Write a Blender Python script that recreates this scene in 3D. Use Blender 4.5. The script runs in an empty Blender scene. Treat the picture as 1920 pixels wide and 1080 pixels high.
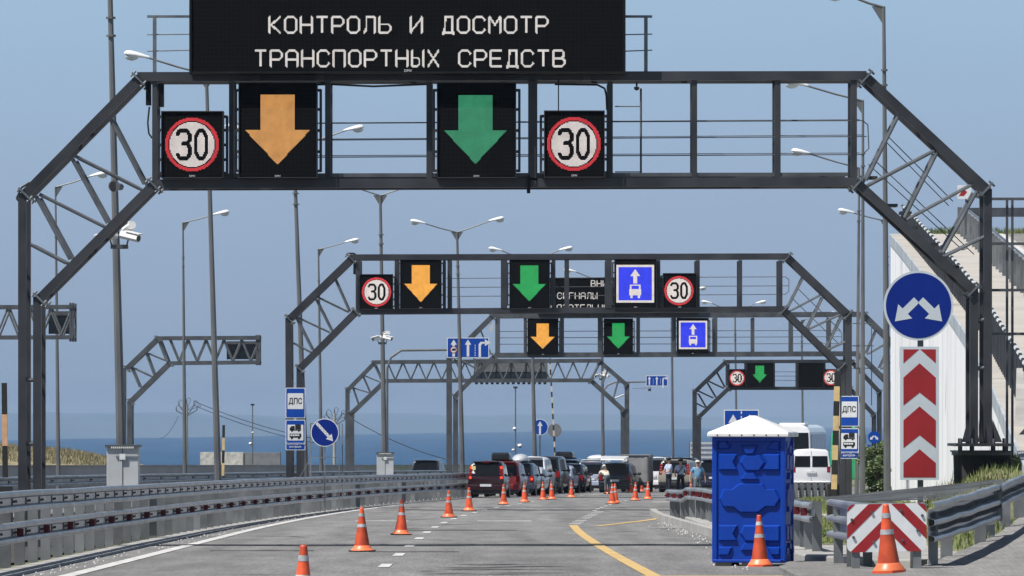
import bpy, math, random
from mathutils import Vector, Matrix, noise
random.seed(7)
SC = bpy.context.scene
COL = SC.collection
F = 11000.0            # focal length in pixels of the 1920 px wide photograph
HZ = 785.0             # eye level row
EYE = 1.5
GR = (870.0 - HZ) / F  # the road falls gently away from the camera

# ------------------------------------------------------------------ camera
cam_data = bpy.data.cameras.new('camera'); cam = bpy.data.objects.new('camera', cam_data)
COL.objects.link(cam); SC.camera = cam
cam_data.sensor_width = 36.0; cam_data.lens = F / 1920 * 36.0
cam_data.shift_y = (HZ - 540) / 1920
cam_data.clip_start = 1.0; cam_data.clip_end = 60000
cam.location = (0, 0, EYE); cam.rotation_euler = (math.pi / 2, 0, 0)

# ------------------------------------------------------------------ colour helper
def lin(v):
    v /= 255.0
    return v / 12.92 if v <= 0.04045 else ((v + 0.055) / 1.055) ** 2.4
def C(r, g, b): return (lin(r), lin(g), lin(b), 1)

# ------------------------------------------------------------------ sky and sun
SUN_EL = math.radians(58); SUN_AZ = Vector((-0.82, -0.57))
world = bpy.data.worlds.new('World'); SC.world = world; world.use_nodes = True
nt = world.node_tree; nt.nodes.clear()
wo = nt.nodes.new('ShaderNodeOutputWorld')
sky = nt.nodes.new('ShaderNodeTexSky'); sky.sky_type = 'NISHITA'; sky.sun_disc = False
sky.sun_elevation = SUN_EL; sky.sun_rotation = math.atan2(SUN_AZ.x, SUN_AZ.y)
bg1 = nt.nodes.new('ShaderNodeBackground'); bg1.inputs['Strength'].default_value = 0.06
nt.links.new(sky.outputs[0], bg1.inputs['Color'])
tc = nt.nodes.new('ShaderNodeTexCoord'); sx = nt.nodes.new('ShaderNodeSeparateXYZ')
nt.links.new(tc.outputs['Generated'], sx.inputs[0])
mr = nt.nodes.new('ShaderNodeMapRange'); mr.inputs['From Min'].default_value = 0.0; mr.inputs['From Max'].default_value = 0.075
nt.links.new(sx.outputs['Z'], mr.inputs['Value'])
cr = nt.nodes.new('ShaderNodeValToRGB')
e = cr.color_ramp.elements
e[0].position = 0.0; e[0].color = C(128, 149, 177)
e[1].position = 1.0; e[1].color = C(158, 187, 213)
for p, c in ((0.05, C(133, 153, 181)), (0.11, C(140, 161, 187)), (0.22, C(146, 165, 191)), (0.5, C(152, 173, 199)), (0.75, C(155, 180, 207))):
    q = e.new(p); q.color = c
nt.links.new(mr.outputs[0], cr.inputs[0])
# faint unevenness of the summer haze
nz = nt.nodes.new('ShaderNodeTexNoise'); nz.inputs['Scale'].default_value = 14; nz.inputs['Detail'].default_value = 3
nt.links.new(tc.outputs['Generated'], nz.inputs['Vector'])
nm = nt.nodes.new('ShaderNodeMapRange'); nm.inputs['To Min'].default_value = 0.95; nm.inputs['To Max'].default_value = 1.05
nt.links.new(nz.outputs[0], nm.inputs['Value'])
vm = nt.nodes.new('ShaderNodeVectorMath'); vm.operation = 'SCALE'
nt.links.new(cr.outputs[0], vm.inputs[0]); nt.links.new(nm.outputs[0], vm.inputs['Scale'])
bg2 = nt.nodes.new('ShaderNodeBackground'); bg2.inputs['Strength'].default_value = 0.815
nt.links.new(vm.outputs[0], bg2.inputs['Color'])
mf = nt.nodes.new('ShaderNodeMapRange'); mf.interpolation_type = 'SMOOTHSTEP'
mf.inputs['From Min'].default_value = 0.10; mf.inputs['From Max'].default_value = 0.35
nt.links.new(sx.outputs['Z'], mf.inputs['Value'])
mx = nt.nodes.new('ShaderNodeMixShader')
nt.links.new(mf.outputs[0], mx.inputs[0]); nt.links.new(bg2.outputs[0], mx.inputs[1]); nt.links.new(bg1.outputs[0], mx.inputs[2])
nt.links.new(mx.outputs[0], wo.inputs['Surface'])
sl = bpy.data.lights.new('sun', 'SUN'); sl.energy = 5.0; sl.angle = math.radians(0.5); sl.color = (1.0, 0.955, 0.89)
so = bpy.data.objects.new('sun', sl); COL.objects.link(so)
sd = Vector((SUN_AZ.x * math.cos(SUN_EL), SUN_AZ.y * math.cos(SUN_EL), math.sin(SUN_EL)))
so.rotation_euler = (-sd).to_track_quat('-Z', 'Y').to_euler(); so.location = (0, 0, 200)
SC.view_settings.view_transform = 'Standard'; SC.view_settings.look = 'None'
SC.view_settings.exposure = 0.34; SC.view_settings.gamma = 1.0

# ------------------------------------------------------------------ materials
def mat(name, col, rough=0.6, metal=0.0, var=0.12, scale=6.0, bump=0.0, emit=None, estr=1.0, spec=None, col2=None, stretch=None, detail=4, coord='Object', coat=0):
    m = bpy.data.materials.new(name); m.use_nodes = True
    n = m.node_tree; b = n.nodes['Principled BSDF']
    b.inputs['Roughness'].default_value = rough; b.inputs['Metallic'].default_value = metal
    if spec is not None: b.inputs['Specular IOR Level'].default_value = spec
    if coat: b.inputs['Coat Weight'].default_value = coat; b.inputs['Coat Roughness'].default_value = 0.05
    t = n.nodes.new('ShaderNodeTexCoord'); src = t.outputs[coord]
    if stretch:
        mp = n.nodes.new('ShaderNodeMapping'); mp.inputs['Scale'].default_value = stretch
        n.links.new(src, mp.inputs[0]); src = mp.outputs[0]
    if var or col2:
        z = n.nodes.new('ShaderNodeTexNoise'); z.inputs['Scale'].default_value = scale; z.inputs['Detail'].default_value = detail
        n.links.new(src, z.inputs['Vector'])
        r = n.nodes.new('ShaderNodeValToRGB')
        c = col; d = col2 if col2 else tuple(v * (1 - var) for v in c[:3]) + (1,)
        u = col if col2 else tuple(min(1, v * (1 + var)) for v in c[:3]) + (1,)
        r.color_ramp.elements[0].position = 0.32; r.color_ramp.elements[0].color = d
        r.color_ramp.elements[1].position = 0.68; r.color_ramp.elements[1].color = u
        n.links.new(z.outputs[0], r.inputs[0]); n.links.new(r.outputs[0], b.inputs['Base Color'])
    else:
        b.inputs['Base Color'].default_value = col
    if bump:
        z2 = n.nodes.new('ShaderNodeTexNoise'); z2.inputs['Scale'].default_value = scale * 3; z2.inputs['Detail'].default_value = 5
        n.links.new(src, z2.inputs['Vector'])
        bp = n.nodes.new('ShaderNodeBump'); bp.inputs['Strength'].default_value = bump; bp.inputs['Distance'].default_value = 0.02
        n.links.new(z2.outputs[0], bp.inputs['Height']); n.links.new(bp.outputs[0], b.inputs['Normal'])
    if emit:
        b.inputs['Emission Color'].default_value = emit; b.inputs['Emission Strength'].default_value = estr
        z3 = n.nodes.new('ShaderNodeTexNoise'); z3.inputs['Scale'].default_value = 3.5; z3.inputs['Detail'].default_value = 6
        z3.inputs['Roughness'].default_value = 0.75
        n.links.new(t.outputs['Object'], z3.inputs['Vector'])
        r3 = n.nodes.new('ShaderNodeMapRange'); r3.inputs['From Min'].default_value = 0.25; r3.inputs['From Max'].default_value = 0.75
        r3.inputs['To Min'].default_value = estr * 0.72; r3.inputs['To Max'].default_value = estr * 1.24
        n.links.new(z3.outputs[0], r3.inputs['Value']); n.links.new(r3.outputs[0], b.inputs['Emission Strength'])
    return m
M = {}
M['asphalt'] = mat('asphalt', (0.198, 0.195, 0.193, 1), 0.92, col2=(0.135, 0.134, 0.134, 1), scale=0.6, bump=0.25, detail=12, stretch=(3, 0.35, 1), coord='Object', spec=0.25)
M['asphalt2'] = mat('asphalt_pale', (0.215, 0.212, 0.206, 1), 0.9, col2=(0.16, 0.158, 0.155, 1), scale=1.2, detail=12, bump=0.3, spec=0.2)
M['concrete'] = mat('concrete', (0.36, 0.355, 0.34, 1), 0.9, col2=(0.25, 0.245, 0.235, 1), scale=1.1, detail=10, bump=0.2)
M['parapet'] = mat('parapet_concrete', (0.42, 0.41, 0.41, 1), 0.9, col2=(0.33, 0.325, 0.32, 1), scale=0.3, detail=8)
M['earth'] = mat('earth', (0.19, 0.185, 0.10, 1), 1.0, col2=(0.09, 0.11, 0.04, 1), scale=0.8, detail=8)
M['steel'] = mat('dark_steel', (0.050, 0.053, 0.060, 1), 0.48, 0.15, col2=(0.020, 0.022, 0.028, 1), scale=1.1, detail=10, bump=0.06)
M['steel_mid'] = mat('weathered_steel', (0.10, 0.108, 0.118, 1), 0.48, 0.2, col2=(0.055, 0.062, 0.07, 1), scale=2.2, detail=9)
M['strut'] = mat('galvanised_tube', (0.17, 0.185, 0.20, 1), 0.4, 0.3, col2=(0.10, 0.112, 0.125, 1), scale=4)
M['pole'] = mat('galvanised_pole', (0.165, 0.17, 0.175, 1), 0.5, 0.2, col2=(0.095, 0.10, 0.105, 1), scale=1.3, detail=10, stretch=(1, 1, 0.6))
M['rail'] = mat('guardrail_zinc', (0.38, 0.40, 0.43, 1), 0.34, 0.5, col2=(0.20, 0.22, 0.25, 1), scale=1.1, detail=8, bump=0.05)
M['rail_post'] = mat('post_zinc', (0.22, 0.232, 0.24, 1), 0.5, 0.3, col2=(0.11, 0.12, 0.13, 1), scale=1.7, detail=8)
M['black'] = mat('black_housing', (0.008, 0.009, 0.011, 1), 0.6, var=0.3, scale=3, spec=0.2)
M['face'] = mat('unlit_led_face', (0.0065, 0.0075, 0.0085, 1), 0.9, var=0.25, scale=40, spec=0.05)
M['white_lamp'] = mat('lamp_shell', (0.72, 0.74, 0.76, 1), 0.35, var=0.05)
M['lens'] = mat('lamp_lens', (0.55, 0.6, 0.62, 1), 0.15, var=0.1)
M['cam_white'] = mat('camera_white', (0.75, 0.75, 0.74, 1), 0.4, var=0.05)
M['cabinet'] = mat('cabinet_grey', (0.46, 0.48, 0.5, 1), 0.5, var=0.1, scale=2, detail=8)
M['wpaint'] = mat('road_paint_white', (0.66, 0.66, 0.65, 1), 0.7, col2=(0.34, 0.34, 0.33, 1), scale=4, detail=10)
M['ypaint'] = mat('road_paint_yellow', (0.60, 0.40, 0.14, 1), 0.7, col2=(0.40, 0.29, 0.13, 1), scale=4, detail=10)
M['tar'] = mat('painted_shadow_and_tar', (0.008, 0.008, 0.009, 1), 0.7, var=0.3)  # black for the painted gantry shadows as well as the short seals
M['orange'] = mat('cone_orange', (0.74, 0.105, 0.03, 1), 0.5, col2=(0.5, 0.06, 0.02, 1), scale=7, detail=8)
M['orange_pale'] = mat('cone_orange_foot', (0.85, 0.2, 0.08, 1), 0.4, var=0.1)
M['band'] = mat('reflective_band', (0.55, 0.56, 0.57, 1), 0.35, 0.2, col2=(0.33, 0.33, 0.34, 1), scale=12, detail=8)
M['rubber'] = mat('rubber', (0.02, 0.02, 0.02, 1), 0.8, var=0.3)
M['sign_blue'] = mat('sign_blue', (0.003, 0.020, 0.20, 1), 0.4, var=0.07, scale=2, spec=.2)
M['sign_blue2'] = mat('sign_blue_bright', (0.005, 0.055, 0.33, 1), 0.4, var=0.07, scale=2, spec=.25)
M['sign_white'] = mat('sign_white', (0.66, 0.68, 0.7, 1), 0.35, var=0.05)
M['sign_grey'] = mat('sign_reflective_grey', (0.50, 0.55, 0.60, 1), 0.35, var=0.06, scale=2)
M['refl_red'] = mat('reflector_red', (0.11, 0.006, 0.009, 1), 0.4, var=.3, scale=3)
M['sign_red'] = mat('sign_red', (0.28, 0.012, 0.016, 1), 0.4, var=0.12, scale=2)
M['sign_black'] = mat('sign_black', (0.01, 0.01, 0.012, 1), 0.5, var=0)
M['sign_back'] = mat('sign_back', (0.2, 0.21, 0.22, 1), 0.5, 0.3, var=0.15)
M['toilet_blue'] = mat('toilet_blue', (0.002, 0.048, 0.37, 1), 0.42, col2=(0.002, 0.036, 0.28, 1), scale=1.5, detail=9, bump=0.05, spec=.3)
M['toilet_white'] = mat('toilet_roof_white', (0.76, 0.76, 0.75, 1), 0.5, col2=(0.60, 0.59, 0.57, 1), scale=3, detail=9)
M['fascia'] = mat('ramp_fascia_white', (0.85, 0.85, 0.87, 1), 0.6, col2=(0.72, 0.73, 0.75, 1), scale=0.7, detail=12, stretch=(1, .6, 0.22))
M['fascia_stain'] = mat('ramp_edge_grey', (0.42, 0.46, 0.5, 1), 0.7, col2=(0.28, 0.32, 0.36, 1), scale=0.8, detail=9)
M['deck'] = mat('ramp_deck_beige', (0.40, 0.38, 0.345, 1), 0.9, col2=(0.33, 0.315, 0.29, 1), scale=0.6, detail=9)
M['sea'] = mat('sea_water', (0.004, 0.030, 0.07, 1), 0.85, var=0.0, spec=0.25)
M['coast'] = mat('coast_hills', (0.06, 0.115, 0.19, 1), 1.0, col2=(0.085, 0.135, 0.20, 1), scale=0.0012, detail=8)  # blue of the distant haze is put into the hills' base colour
M['leaf'] = mat('leaf_green', (0.10, 0.15, 0.05, 1), 0.6, col2=(0.06, 0.10, 0.035, 1), scale=3)
M['leaf2'] = mat('leaf_light', (0.16, 0.19, 0.09, 1), 0.6, var=0.3, scale=3)
M['grass'] = mat('grass_blades', (0.23, 0.25, 0.09, 1), 0.8, col2=(0.08, 0.13, 0.035, 1), scale=1.2, detail=6)
M['drygrass'] = mat('dry_grass', (0.28, 0.23, 0.13, 1), 0.9, col2=(0.12, 0.12, 0.06, 1), scale=0.7, detail=7)
M['bark'] = mat('bark', (0.1, 0.08, 0.06, 1), 0.9)
M['stone'] = mat('rubble_white', (0.62, 0.62, 0.6, 1), 0.9, col2=(0.3, 0.3, 0.3, 1), scale=2.5, detail=10, bump=0.8)
M['slate'] = mat('grey_cladding', (0.17, 0.18, 0.2, 1), 0.8, var=0.15, scale=2)
M['glass'] = mat('tinted_glass', (0.007, 0.008, 0.010, 1), 0.08, var=0, spec=0.22)
M['chrome'] = mat('chrome', (0.6, 0.6, 0.6, 1), 0.2, 0.9, var=0)
M['rim'] = mat('alloy_rim', (0.3, 0.3, 0.31, 1), 0.35, 0.8, var=0.1)
M['tail'] = mat('tail_lamp', (0.25, 0.008, 0.01, 1), 0.15, var=0)
M['brake'] = mat('lit_brake_lamp', (0.6, 0.03, 0.01, 1), 0.2, var=0, emit=(1, 0.09, 0.03, 1), estr=0.9)
M['plate'] = mat('number_plate', (0.6, 0.62, 0.64, 1), 0.4, var=0.2, scale=30)
M['plastic'] = mat('dark_plastic', (0.02, 0.02, 0.022, 1), 0.5, var=0.2)
M['skin'] = mat('skin', (0.42, 0.24, 0.16, 1), 0.6, var=0.08)
M['hair'] = mat('hair', (0.02, 0.015, 0.012, 1), 0.7)
M['navy'] = mat('navy_cloth', (0.012, 0.014, 0.022, 1), 0.9, var=0.3)
M['paleblue'] = mat('pale_blue_shirt', (0.40, 0.47, 0.62, 1), 0.9, var=0.12)
M['tshirt'] = mat('light_blue_tshirt', (0.20, 0.42, 0.62, 1), 0.9, col2=(0.08, 0.18, 0.30, 1), scale=4)
M['creamcloth'] = mat('cream_cloth', (0.62, 0.58, 0.48, 1), 0.9, var=0.15)
M['camo'] = mat('patterned_shorts', (0.12, 0.16, 0.18, 1), 0.9, col2=(0.03, 0.04, 0.05, 1), scale=9)
M['tarp'] = mat('grey_tarpaulin', (0.27, 0.27, 0.275, 1), 0.8, col2=(0.19, 0.19, 0.2, 1), scale=1.5, detail=7, bump=0.3)
M['boomw'] = mat('boom_white', (0.55, 0.5, 0.42, 1), 0.6, var=0.15)
M['boomy'] = mat('boom_yellow', (0.62, 0.46, 0.22, 1), 0.6, var=0.15)
M['boomo'] = mat('boom_orange', (0.62, 0.36, 0.2, 1), 0.6, var=0.15)
M['boomk'] = mat('boom_black', (0.015, 0.015, 0.015, 1), 0.6, var=0.15)
M['busgreen'] = mat('bus_green', (0.02, 0.35, 0.12, 1), 0.4, var=0.1)
# LED light colours
M['gravel'] = mat('median_gravel', (0.055, 0.052, 0.047, 1), 1.0, col2=(0.03, 0.03, 0.027, 1), scale=0.8, detail=9)
def led(name, c, s=1.0): return mat(name, (0.02, 0.02, 0.02, 1), 0.5, var=0, emit=c, estr=s)
M['l_white'] = led('led_white', C(238, 228, 224), 0.92)
M['l_text'] = led('led_text', C(232, 226, 222), 0.66)
M['l_red'] = led('led_red', C(232, 52, 62), .85)
M['l_amber1'] = led('led_amber_dim', C(246, 176, 98), 0.78)
M['l_amber'] = led('led_amber', C(255, 178, 70), .95)
M['l_green1'] = led('led_green_dim', C(68, 186, 134), 0.58)
M['l_green'] = led('led_green', C(30, 182, 92), 0.78)
M['l_blue'] = led('led_blue', C(45, 62, 255), .9)

# ------------------------------------------------------------------ mesh builder
ORG = {}
def W(px, py, s): return Vector(((px - 960) / s, F / s, EYE - (py - HZ) / s))
def gz(Y): return -GR * Y
def curve(Y): return max(0.0, Y - 125.0) ** 2 / 4400.0
class MB:
    def __init__(s): s.v = []; s.f = []; s.smooth = False
    def add(s, vs, fs):
        o = len(s.v); s.v += [Vector(v) for v in vs]; s.f += [tuple(i + o for i in f) for f in fs]
    def box(s, c, d, rz=0):
        x, y, z = (k / 2 for k in d); R = Matrix.Rotation(rz, 3, 'Z'); c = Vector(c)
        vs = [c + R @ Vector((a * x, b * y, e * z)) for a in (-1, 1) for b in (-1, 1) for e in (-1, 1)]
        s.add(vs, [(0, 1, 3, 2), (4, 6, 7, 5), (0, 4, 5, 1), (2, 3, 7, 6), (0, 2, 6, 4), (1, 5, 7, 3)])
        return s
    def bar(s, p, q, w, h=None, up=(0, 1, 0)):
        h = h or w; p = Vector(p); q = Vector(q); d = (q - p).normalized(); up = Vector(up)
        if abs(d.dot(up)) > 0.98: up = Vector((1, 0, 0))
        a = d.cross(up).normalized(); b = a.cross(d).normalized()
        vs = [e + a * (i * w / 2) + b * (j * h / 2) for e in (p, q) for i, j in ((-1, -1), (1, -1), (1, 1), (-1, 1))]
        s.add(vs, [(0, 1, 2, 3), (7, 6, 5, 4), (0, 4, 5, 1), (1, 5, 6, 2), (2, 6, 7, 3), (3, 7, 4, 0)])
        return s
    def tube(s, p, q, r, n=8, r2=None, caps=True):
        p = Vector(p); q = Vector(q); d = (q - p).normalized(); r2 = r if r2 is None else r2
        up = Vector((0, 1, 0)) if abs(d.y) < 0.9 else Vector((1, 0, 0))
        a = d.cross(up).normalized(); b = a.cross(d)
        vs = []
        for e, rr in ((p, r), (q, r2)):
            for k in range(n):
                t = 2 * math.pi * (k + .5) / n; vs.append(e + a * math.cos(t) * rr + b * math.sin(t) * rr)
        fs = [(k, (k + 1) % n, n + (k + 1) % n, n + k) for k in range(n)]
        if caps: fs += [tuple(range(n))[::-1], tuple(range(n, 2 * n))]
        s.add(vs, fs); return s
    def path(s, pts, r, n=6):
        for a, b in zip(pts, pts[1:]): s.tube(a, b, r, n)
        return s
    def prism(s, pts, ext):
        n = len(pts); e = Vector(ext); p = [Vector(a) for a in pts]
        s.add(p + [a + e for a in p], [tuple(range(n)), tuple(range(2 * n - 1, n - 1, -1))] + [(k, n + k, n + (k + 1) % n, (k + 1) % n) for k in range(n)])
        return s
    def xz(s, pts, y, t=0.004, x0=0, z0=0, sc=1.0):     # polygon in a facing-camera plane, thickness t towards the camera
        P = [Vector((x0 + a * sc, y, z0 + b * sc)) for a, b in pts]
        return s.prism(P, (0, -t, 0))
    def lathe(s, prof, c=(0, 0, 0), n=20):
        c = Vector(c); m = len(prof)
        vs = [c + Vector((r * math.cos(2 * math.pi * k / n), r * math.sin(2 * math.pi * k / n), z)) for r, z in prof for k in range(n)]
        fs = [(i * n + k, i * n + (k + 1) % n, (i + 1) * n + (k + 1) % n, (i + 1) * n + k) for i in range(m - 1) for k in range(n)]
        s.add(vs, fs); return s
    def sweep(s, path, prof, closed=True):
        n = len(prof); rings = []
        for i, p in enumerate(path):
            t = (Vector(path[min(i + 1, len(path) - 1)]) - Vector(path[max(i - 1, 0)])); t.z = 0; t.normalize()
            lat = Vector((t.y, -t.x, 0))
            rings.append([Vector(p) + lat * u + Vector((0, 0, v)) for u, v in prof])
        vs = [v for r in rings for v in r]; fs = []
        for i in range(len(path) - 1):
            for k in range(n if closed else n - 1):
                fs.append((i * n + k, i * n + (k + 1) % n, (i + 1) * n + (k + 1) % n, (i + 1) * n + k))
        if closed: fs += [tuple(range(n)), tuple(range((len(path) - 1) * n, len(path) * n))[::-1]]
        s.add(vs, fs); return s
    def ell(s, c, r, n=12, m=8, zmin=-1, zmax=1, rot=None):
        c = Vector(c); vs = []; fs = []
        for i in range(m + 1):
            t = zmin + (zmax - zmin) * i / m; rr = math.sqrt(max(0, 1 - t * t))
            for k in range(n):
                a = 2 * math.pi * k / n; v = Vector((r[0] * rr * math.cos(a), r[1] * rr * math.sin(a), r[2] * t))
                if rot: v = rot @ v
                vs.append(c + v)
        for i in range(m):
            for k in range(n): fs.append((i * n + k, i * n + (k + 1) % n, (i + 1) * n + (k + 1) % n, (i + 1) * n + k))
        s.add(vs, fs); return s
    def build(s, name, m, parent=None, smooth=False, org=None, bevel=0):
        if parent is not None: o = ORG[parent.name]
        else:
            o = Vector(org) if org is not None else Vector(((min(v.x for v in s.v) + max(v.x for v in s.v)) / 2, (min(v.y for v in s.v) + max(v.y for v in s.v)) / 2, min(v.z for v in s.v)))
        me = bpy.data.meshes.new(name); me.from_pydata([v - o for v in s.v], [], s.f); me.materials.append(m if not isinstance(m, str) else M[m])
        import bmesh
        bm = bmesh.new(); bm.from_mesh(me); bmesh.ops.recalc_face_normals(bm, faces=bm.faces); bm.to_mesh(me); bm.free()
        if smooth: me.shade_smooth()
        ob = bpy.data.objects.new(name, me); COL.objects.link(ob)
        if parent is not None: ob.parent = parent
        else: ob.location = o
        ORG[ob.name] = o
        if bevel:
            b = ob.modifiers.new('bevel', 'BEVEL'); b.width = bevel; b.segments = 2; b.limit_method = 'ANGLE'
        return ob
def thing(name, label, cat, loc, group=None):
    o = bpy.data.objects.new(name, None); COL.objects.link(o); o.location = loc; o.empty_display_size = 0.2
    ORG[o.name] = Vector(loc); tag(o, label, cat, group); return o
def tag(o, label, cat, group=None):
    o['label'] = label; o['category'] = cat
    if group: o['group'] = group
    return o
def kind(o, k): o['kind'] = k; return o
def copy_tree(o, parent=None):
    c = o.copy(); COL.objects.link(c); c.parent = parent
    for ch in list(o.children): copy_tree(ch, c)
    return c
def text_mesh(name, txt, size, m, parent, loc, xs=1.0, font_off=0.0):   # loc = centre of the baseline, world
    cu = bpy.data.curves.new('tmp', 'FONT'); cu.body = txt; cu.size = size; cu.align_x = 'CENTER'; cu.extrude = 0.002; cu.offset = font_off
    t = bpy.data.objects.new('tmp', cu); COL.objects.link(t)
    dg = bpy.context.evaluated_depsgraph_get(); me = bpy.data.meshes.new_from_object(t.evaluated_get(dg))
    bpy.data.objects.remove(t); bpy.data.curves.remove(cu)
    l = Vector(loc) - ORG[parent.name]
    for v in me.vertices: v.co = Vector((v.co.x * xs + l.x, l.y - v.co.z, v.co.y + l.z))
    me.name = name; me.materials.clear(); me.materials.append(M[m])
    ob = bpy.data.objects.new(name, me); COL.objects.link(ob); ob.parent = parent; ORG[ob.name] = ORG[parent.name]
    return ob

# aggregate speckle and wheel-path wear on the asphalt
for key in ('asphalt', 'asphalt2'):
    n = M[key].node_tree; b = n.nodes['Principled BSDF']; lk = b.inputs['Base Color'].links[0]; src = lk.from_socket
    t = n.nodes.new('ShaderNodeTexCoord'); mp = n.nodes.new('ShaderNodeMapping'); mp.inputs['Scale'].default_value = (26, 0.9, 1)
    z = n.nodes.new('ShaderNodeTexNoise'); z.inputs['Scale'].default_value = 1.0; z.inputs['Detail'].default_value = 3; z.inputs['Roughness'].default_value = .7
    n.links.new(t.outputs['Object'], mp.inputs[0]); n.links.new(mp.outputs[0], z.inputs['Vector'])
    r = n.nodes.new('ShaderNodeMapRange'); r.inputs['From Min'].default_value = .3; r.inputs['From Max'].default_value = .72; r.inputs['To Min'].default_value = .80; r.inputs['To Max'].default_value = 1.22
    n.links.new(z.outputs[0], r.inputs['Value'])
    mp2 = n.nodes.new('ShaderNodeMapping'); mp2.inputs['Scale'].default_value = (.9, .012, 1)
    z2 = n.nodes.new('ShaderNodeTexNoise'); z2.inputs['Scale'].default_value = 1.0; z2.inputs['Detail'].default_value = 4
    n.links.new(t.outputs['Object'], mp2.inputs[0]); n.links.new(mp2.outputs[0], z2.inputs['Vector'])
    r2 = n.nodes.new('ShaderNodeMapRange'); r2.inputs['From Min'].default_value = .35; r2.inputs['From Max'].default_value = .65; r2.inputs['To Min'].default_value = .86; r2.inputs['To Max'].default_value = 1.14
    n.links.new(z2.outputs[0], r2.inputs['Value'])
    mm = n.nodes.new('ShaderNodeMath'); mm.operation = 'MULTIPLY'; n.links.new(r.outputs[0], mm.inputs[0]); n.links.new(r2.outputs[0], mm.inputs[1])
    v = n.nodes.new('ShaderNodeVectorMath'); v.operation = 'SCALE'; n.links.new(src, v.inputs[0]); n.links.new(mm.outputs[0], v.inputs['Scale']); n.links.new(v.outputs[0], b.inputs['Base Color'])
# module seams on the unlit LED faces
n = M['face'].node_tree; b = n.nodes['Principled BSDF']; t = n.nodes.new('ShaderNodeTexCoord'); br = n.nodes.new('ShaderNodeTexBrick')
mp = n.nodes.new('ShaderNodeMapping'); mp.inputs['Rotation'].default_value = (math.pi / 2, 0, 0); n.links.new(t.outputs['Object'], mp.inputs[0]); n.links.new(mp.outputs[0], br.inputs['Vector'])
br.offset = 0; br.inputs['Scale'].default_value = 1; br.inputs['Brick Width'].default_value = .077; br.inputs['Row Height'].default_value = .077; br.inputs['Mortar Size'].default_value = .006
br.inputs['Color1'].default_value = (.006, .007, .008, 1); br.inputs['Color2'].default_value = (.005, .0056, .0065, 1); br.inputs['Mortar'].default_value = (.009, .0095, .011, 1)
n.links.new(br.outputs[0], b.inputs['Base Color'])

# sea colour bands follow the same darker tone; cones fade differently one from another
for key in ('orange', 'orange_pale', 'band', 'rail_post'):
    n = M[key].node_tree; b = n.nodes['Principled BSDF']; src = b.inputs['Base Color'].links[0].from_socket
    oi = n.nodes.new('ShaderNodeObjectInfo'); r = n.nodes.new('ShaderNodeMapRange'); r.inputs['To Min'].default_value = .74; r.inputs['To Max'].default_value = 1.14
    v = n.nodes.new('ShaderNodeVectorMath'); v.operation = 'SCALE'; n.links.new(oi.outputs['Random'], r.inputs['Value']); n.links.new(src, v.inputs[0]); n.links.new(r.outputs[0], v.inputs['Scale']); n.links.new(v.outputs[0], b.inputs['Base Color'])
# ================================================================== SETTING
def sheet(name, rows, m, dz=0.0, k='structure', label=None):
    # rows: list of (Y, [x...]) giving a strip lying on the road plane
    mb = MB(); n = len(rows[0][1])
    vs = [(x, Y, gz(Y) + dz) for Y, xs in rows for x in xs]
    fs = [(i * n + j, i * n + j + 1, (i + 1) * n + j + 1, (i + 1) * n + j) for i in range(len(rows) - 1) for j in range(n - 1)]
    mb.add(vs, fs); o = mb.build(name, m); kind(o, k)
    return o
YS = [10 + 10 * i for i in range(36)]
mb = MB()
gx = [-160, -60, -20, 0, 20, 60, 220]; gy = [-20, 100, 200, 300, 450, 600]
vs = [(x, y, gz(y) - 0.03) for y in gy for x in gx] + [(x, 760, -24.5) for x in gx]
n = len(gx); mb.add(vs, [(i * n + j, i * n + j + 1, (i + 1) * n + j + 1, (i + 1) * n + j) for i in range(len(gy)) for j in range(n - 1)])
kind(mb.build('ground', 'earth'), 'structure')
mb = MB(); mb.add([(-6000, 300, -25), (6000, 300, -25), (6000, 19500, -25), (-6000, 19500, -25)], [(0, 1, 2, 3)])
sea = kind(mb.build('sea', 'sea'), 'structure')
n_ = M['sea'].node_tree; b_ = n_.nodes['Principled BSDF']
t_ = n_.nodes.new('ShaderNodeTexCoord'); z_ = n_.nodes.new('ShaderNodeTexNoise'); z_.inputs['Scale'].default_value = 0.02; z_.inputs['Detail'].default_value = 10
mp_ = n_.nodes.new('ShaderNodeMapping'); mp_.inputs['Scale'].default_value = (1, 0.12, 1)
n_.links.new(t_.outputs['Object'], mp_.inputs[0]); n_.links.new(mp_.outputs[0], z_.inputs['Vector'])
r_ = n_.nodes.new('ShaderNodeValToRGB'); r_.color_ramp.elements[0].position = 0.35; r_.color_ramp.elements[0].color = (0.006, 0.046, 0.118, 1)
r_.color_ramp.elements[1].position = 0.7; r_.color_ramp.elements[1].color = (0.010, 0.066, 0.155, 1)
n_.links.new(z_.outputs[0], r_.inputs[0]); n_.links.new(r_.outputs[0], b_.inputs['Base Color'])
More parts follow.
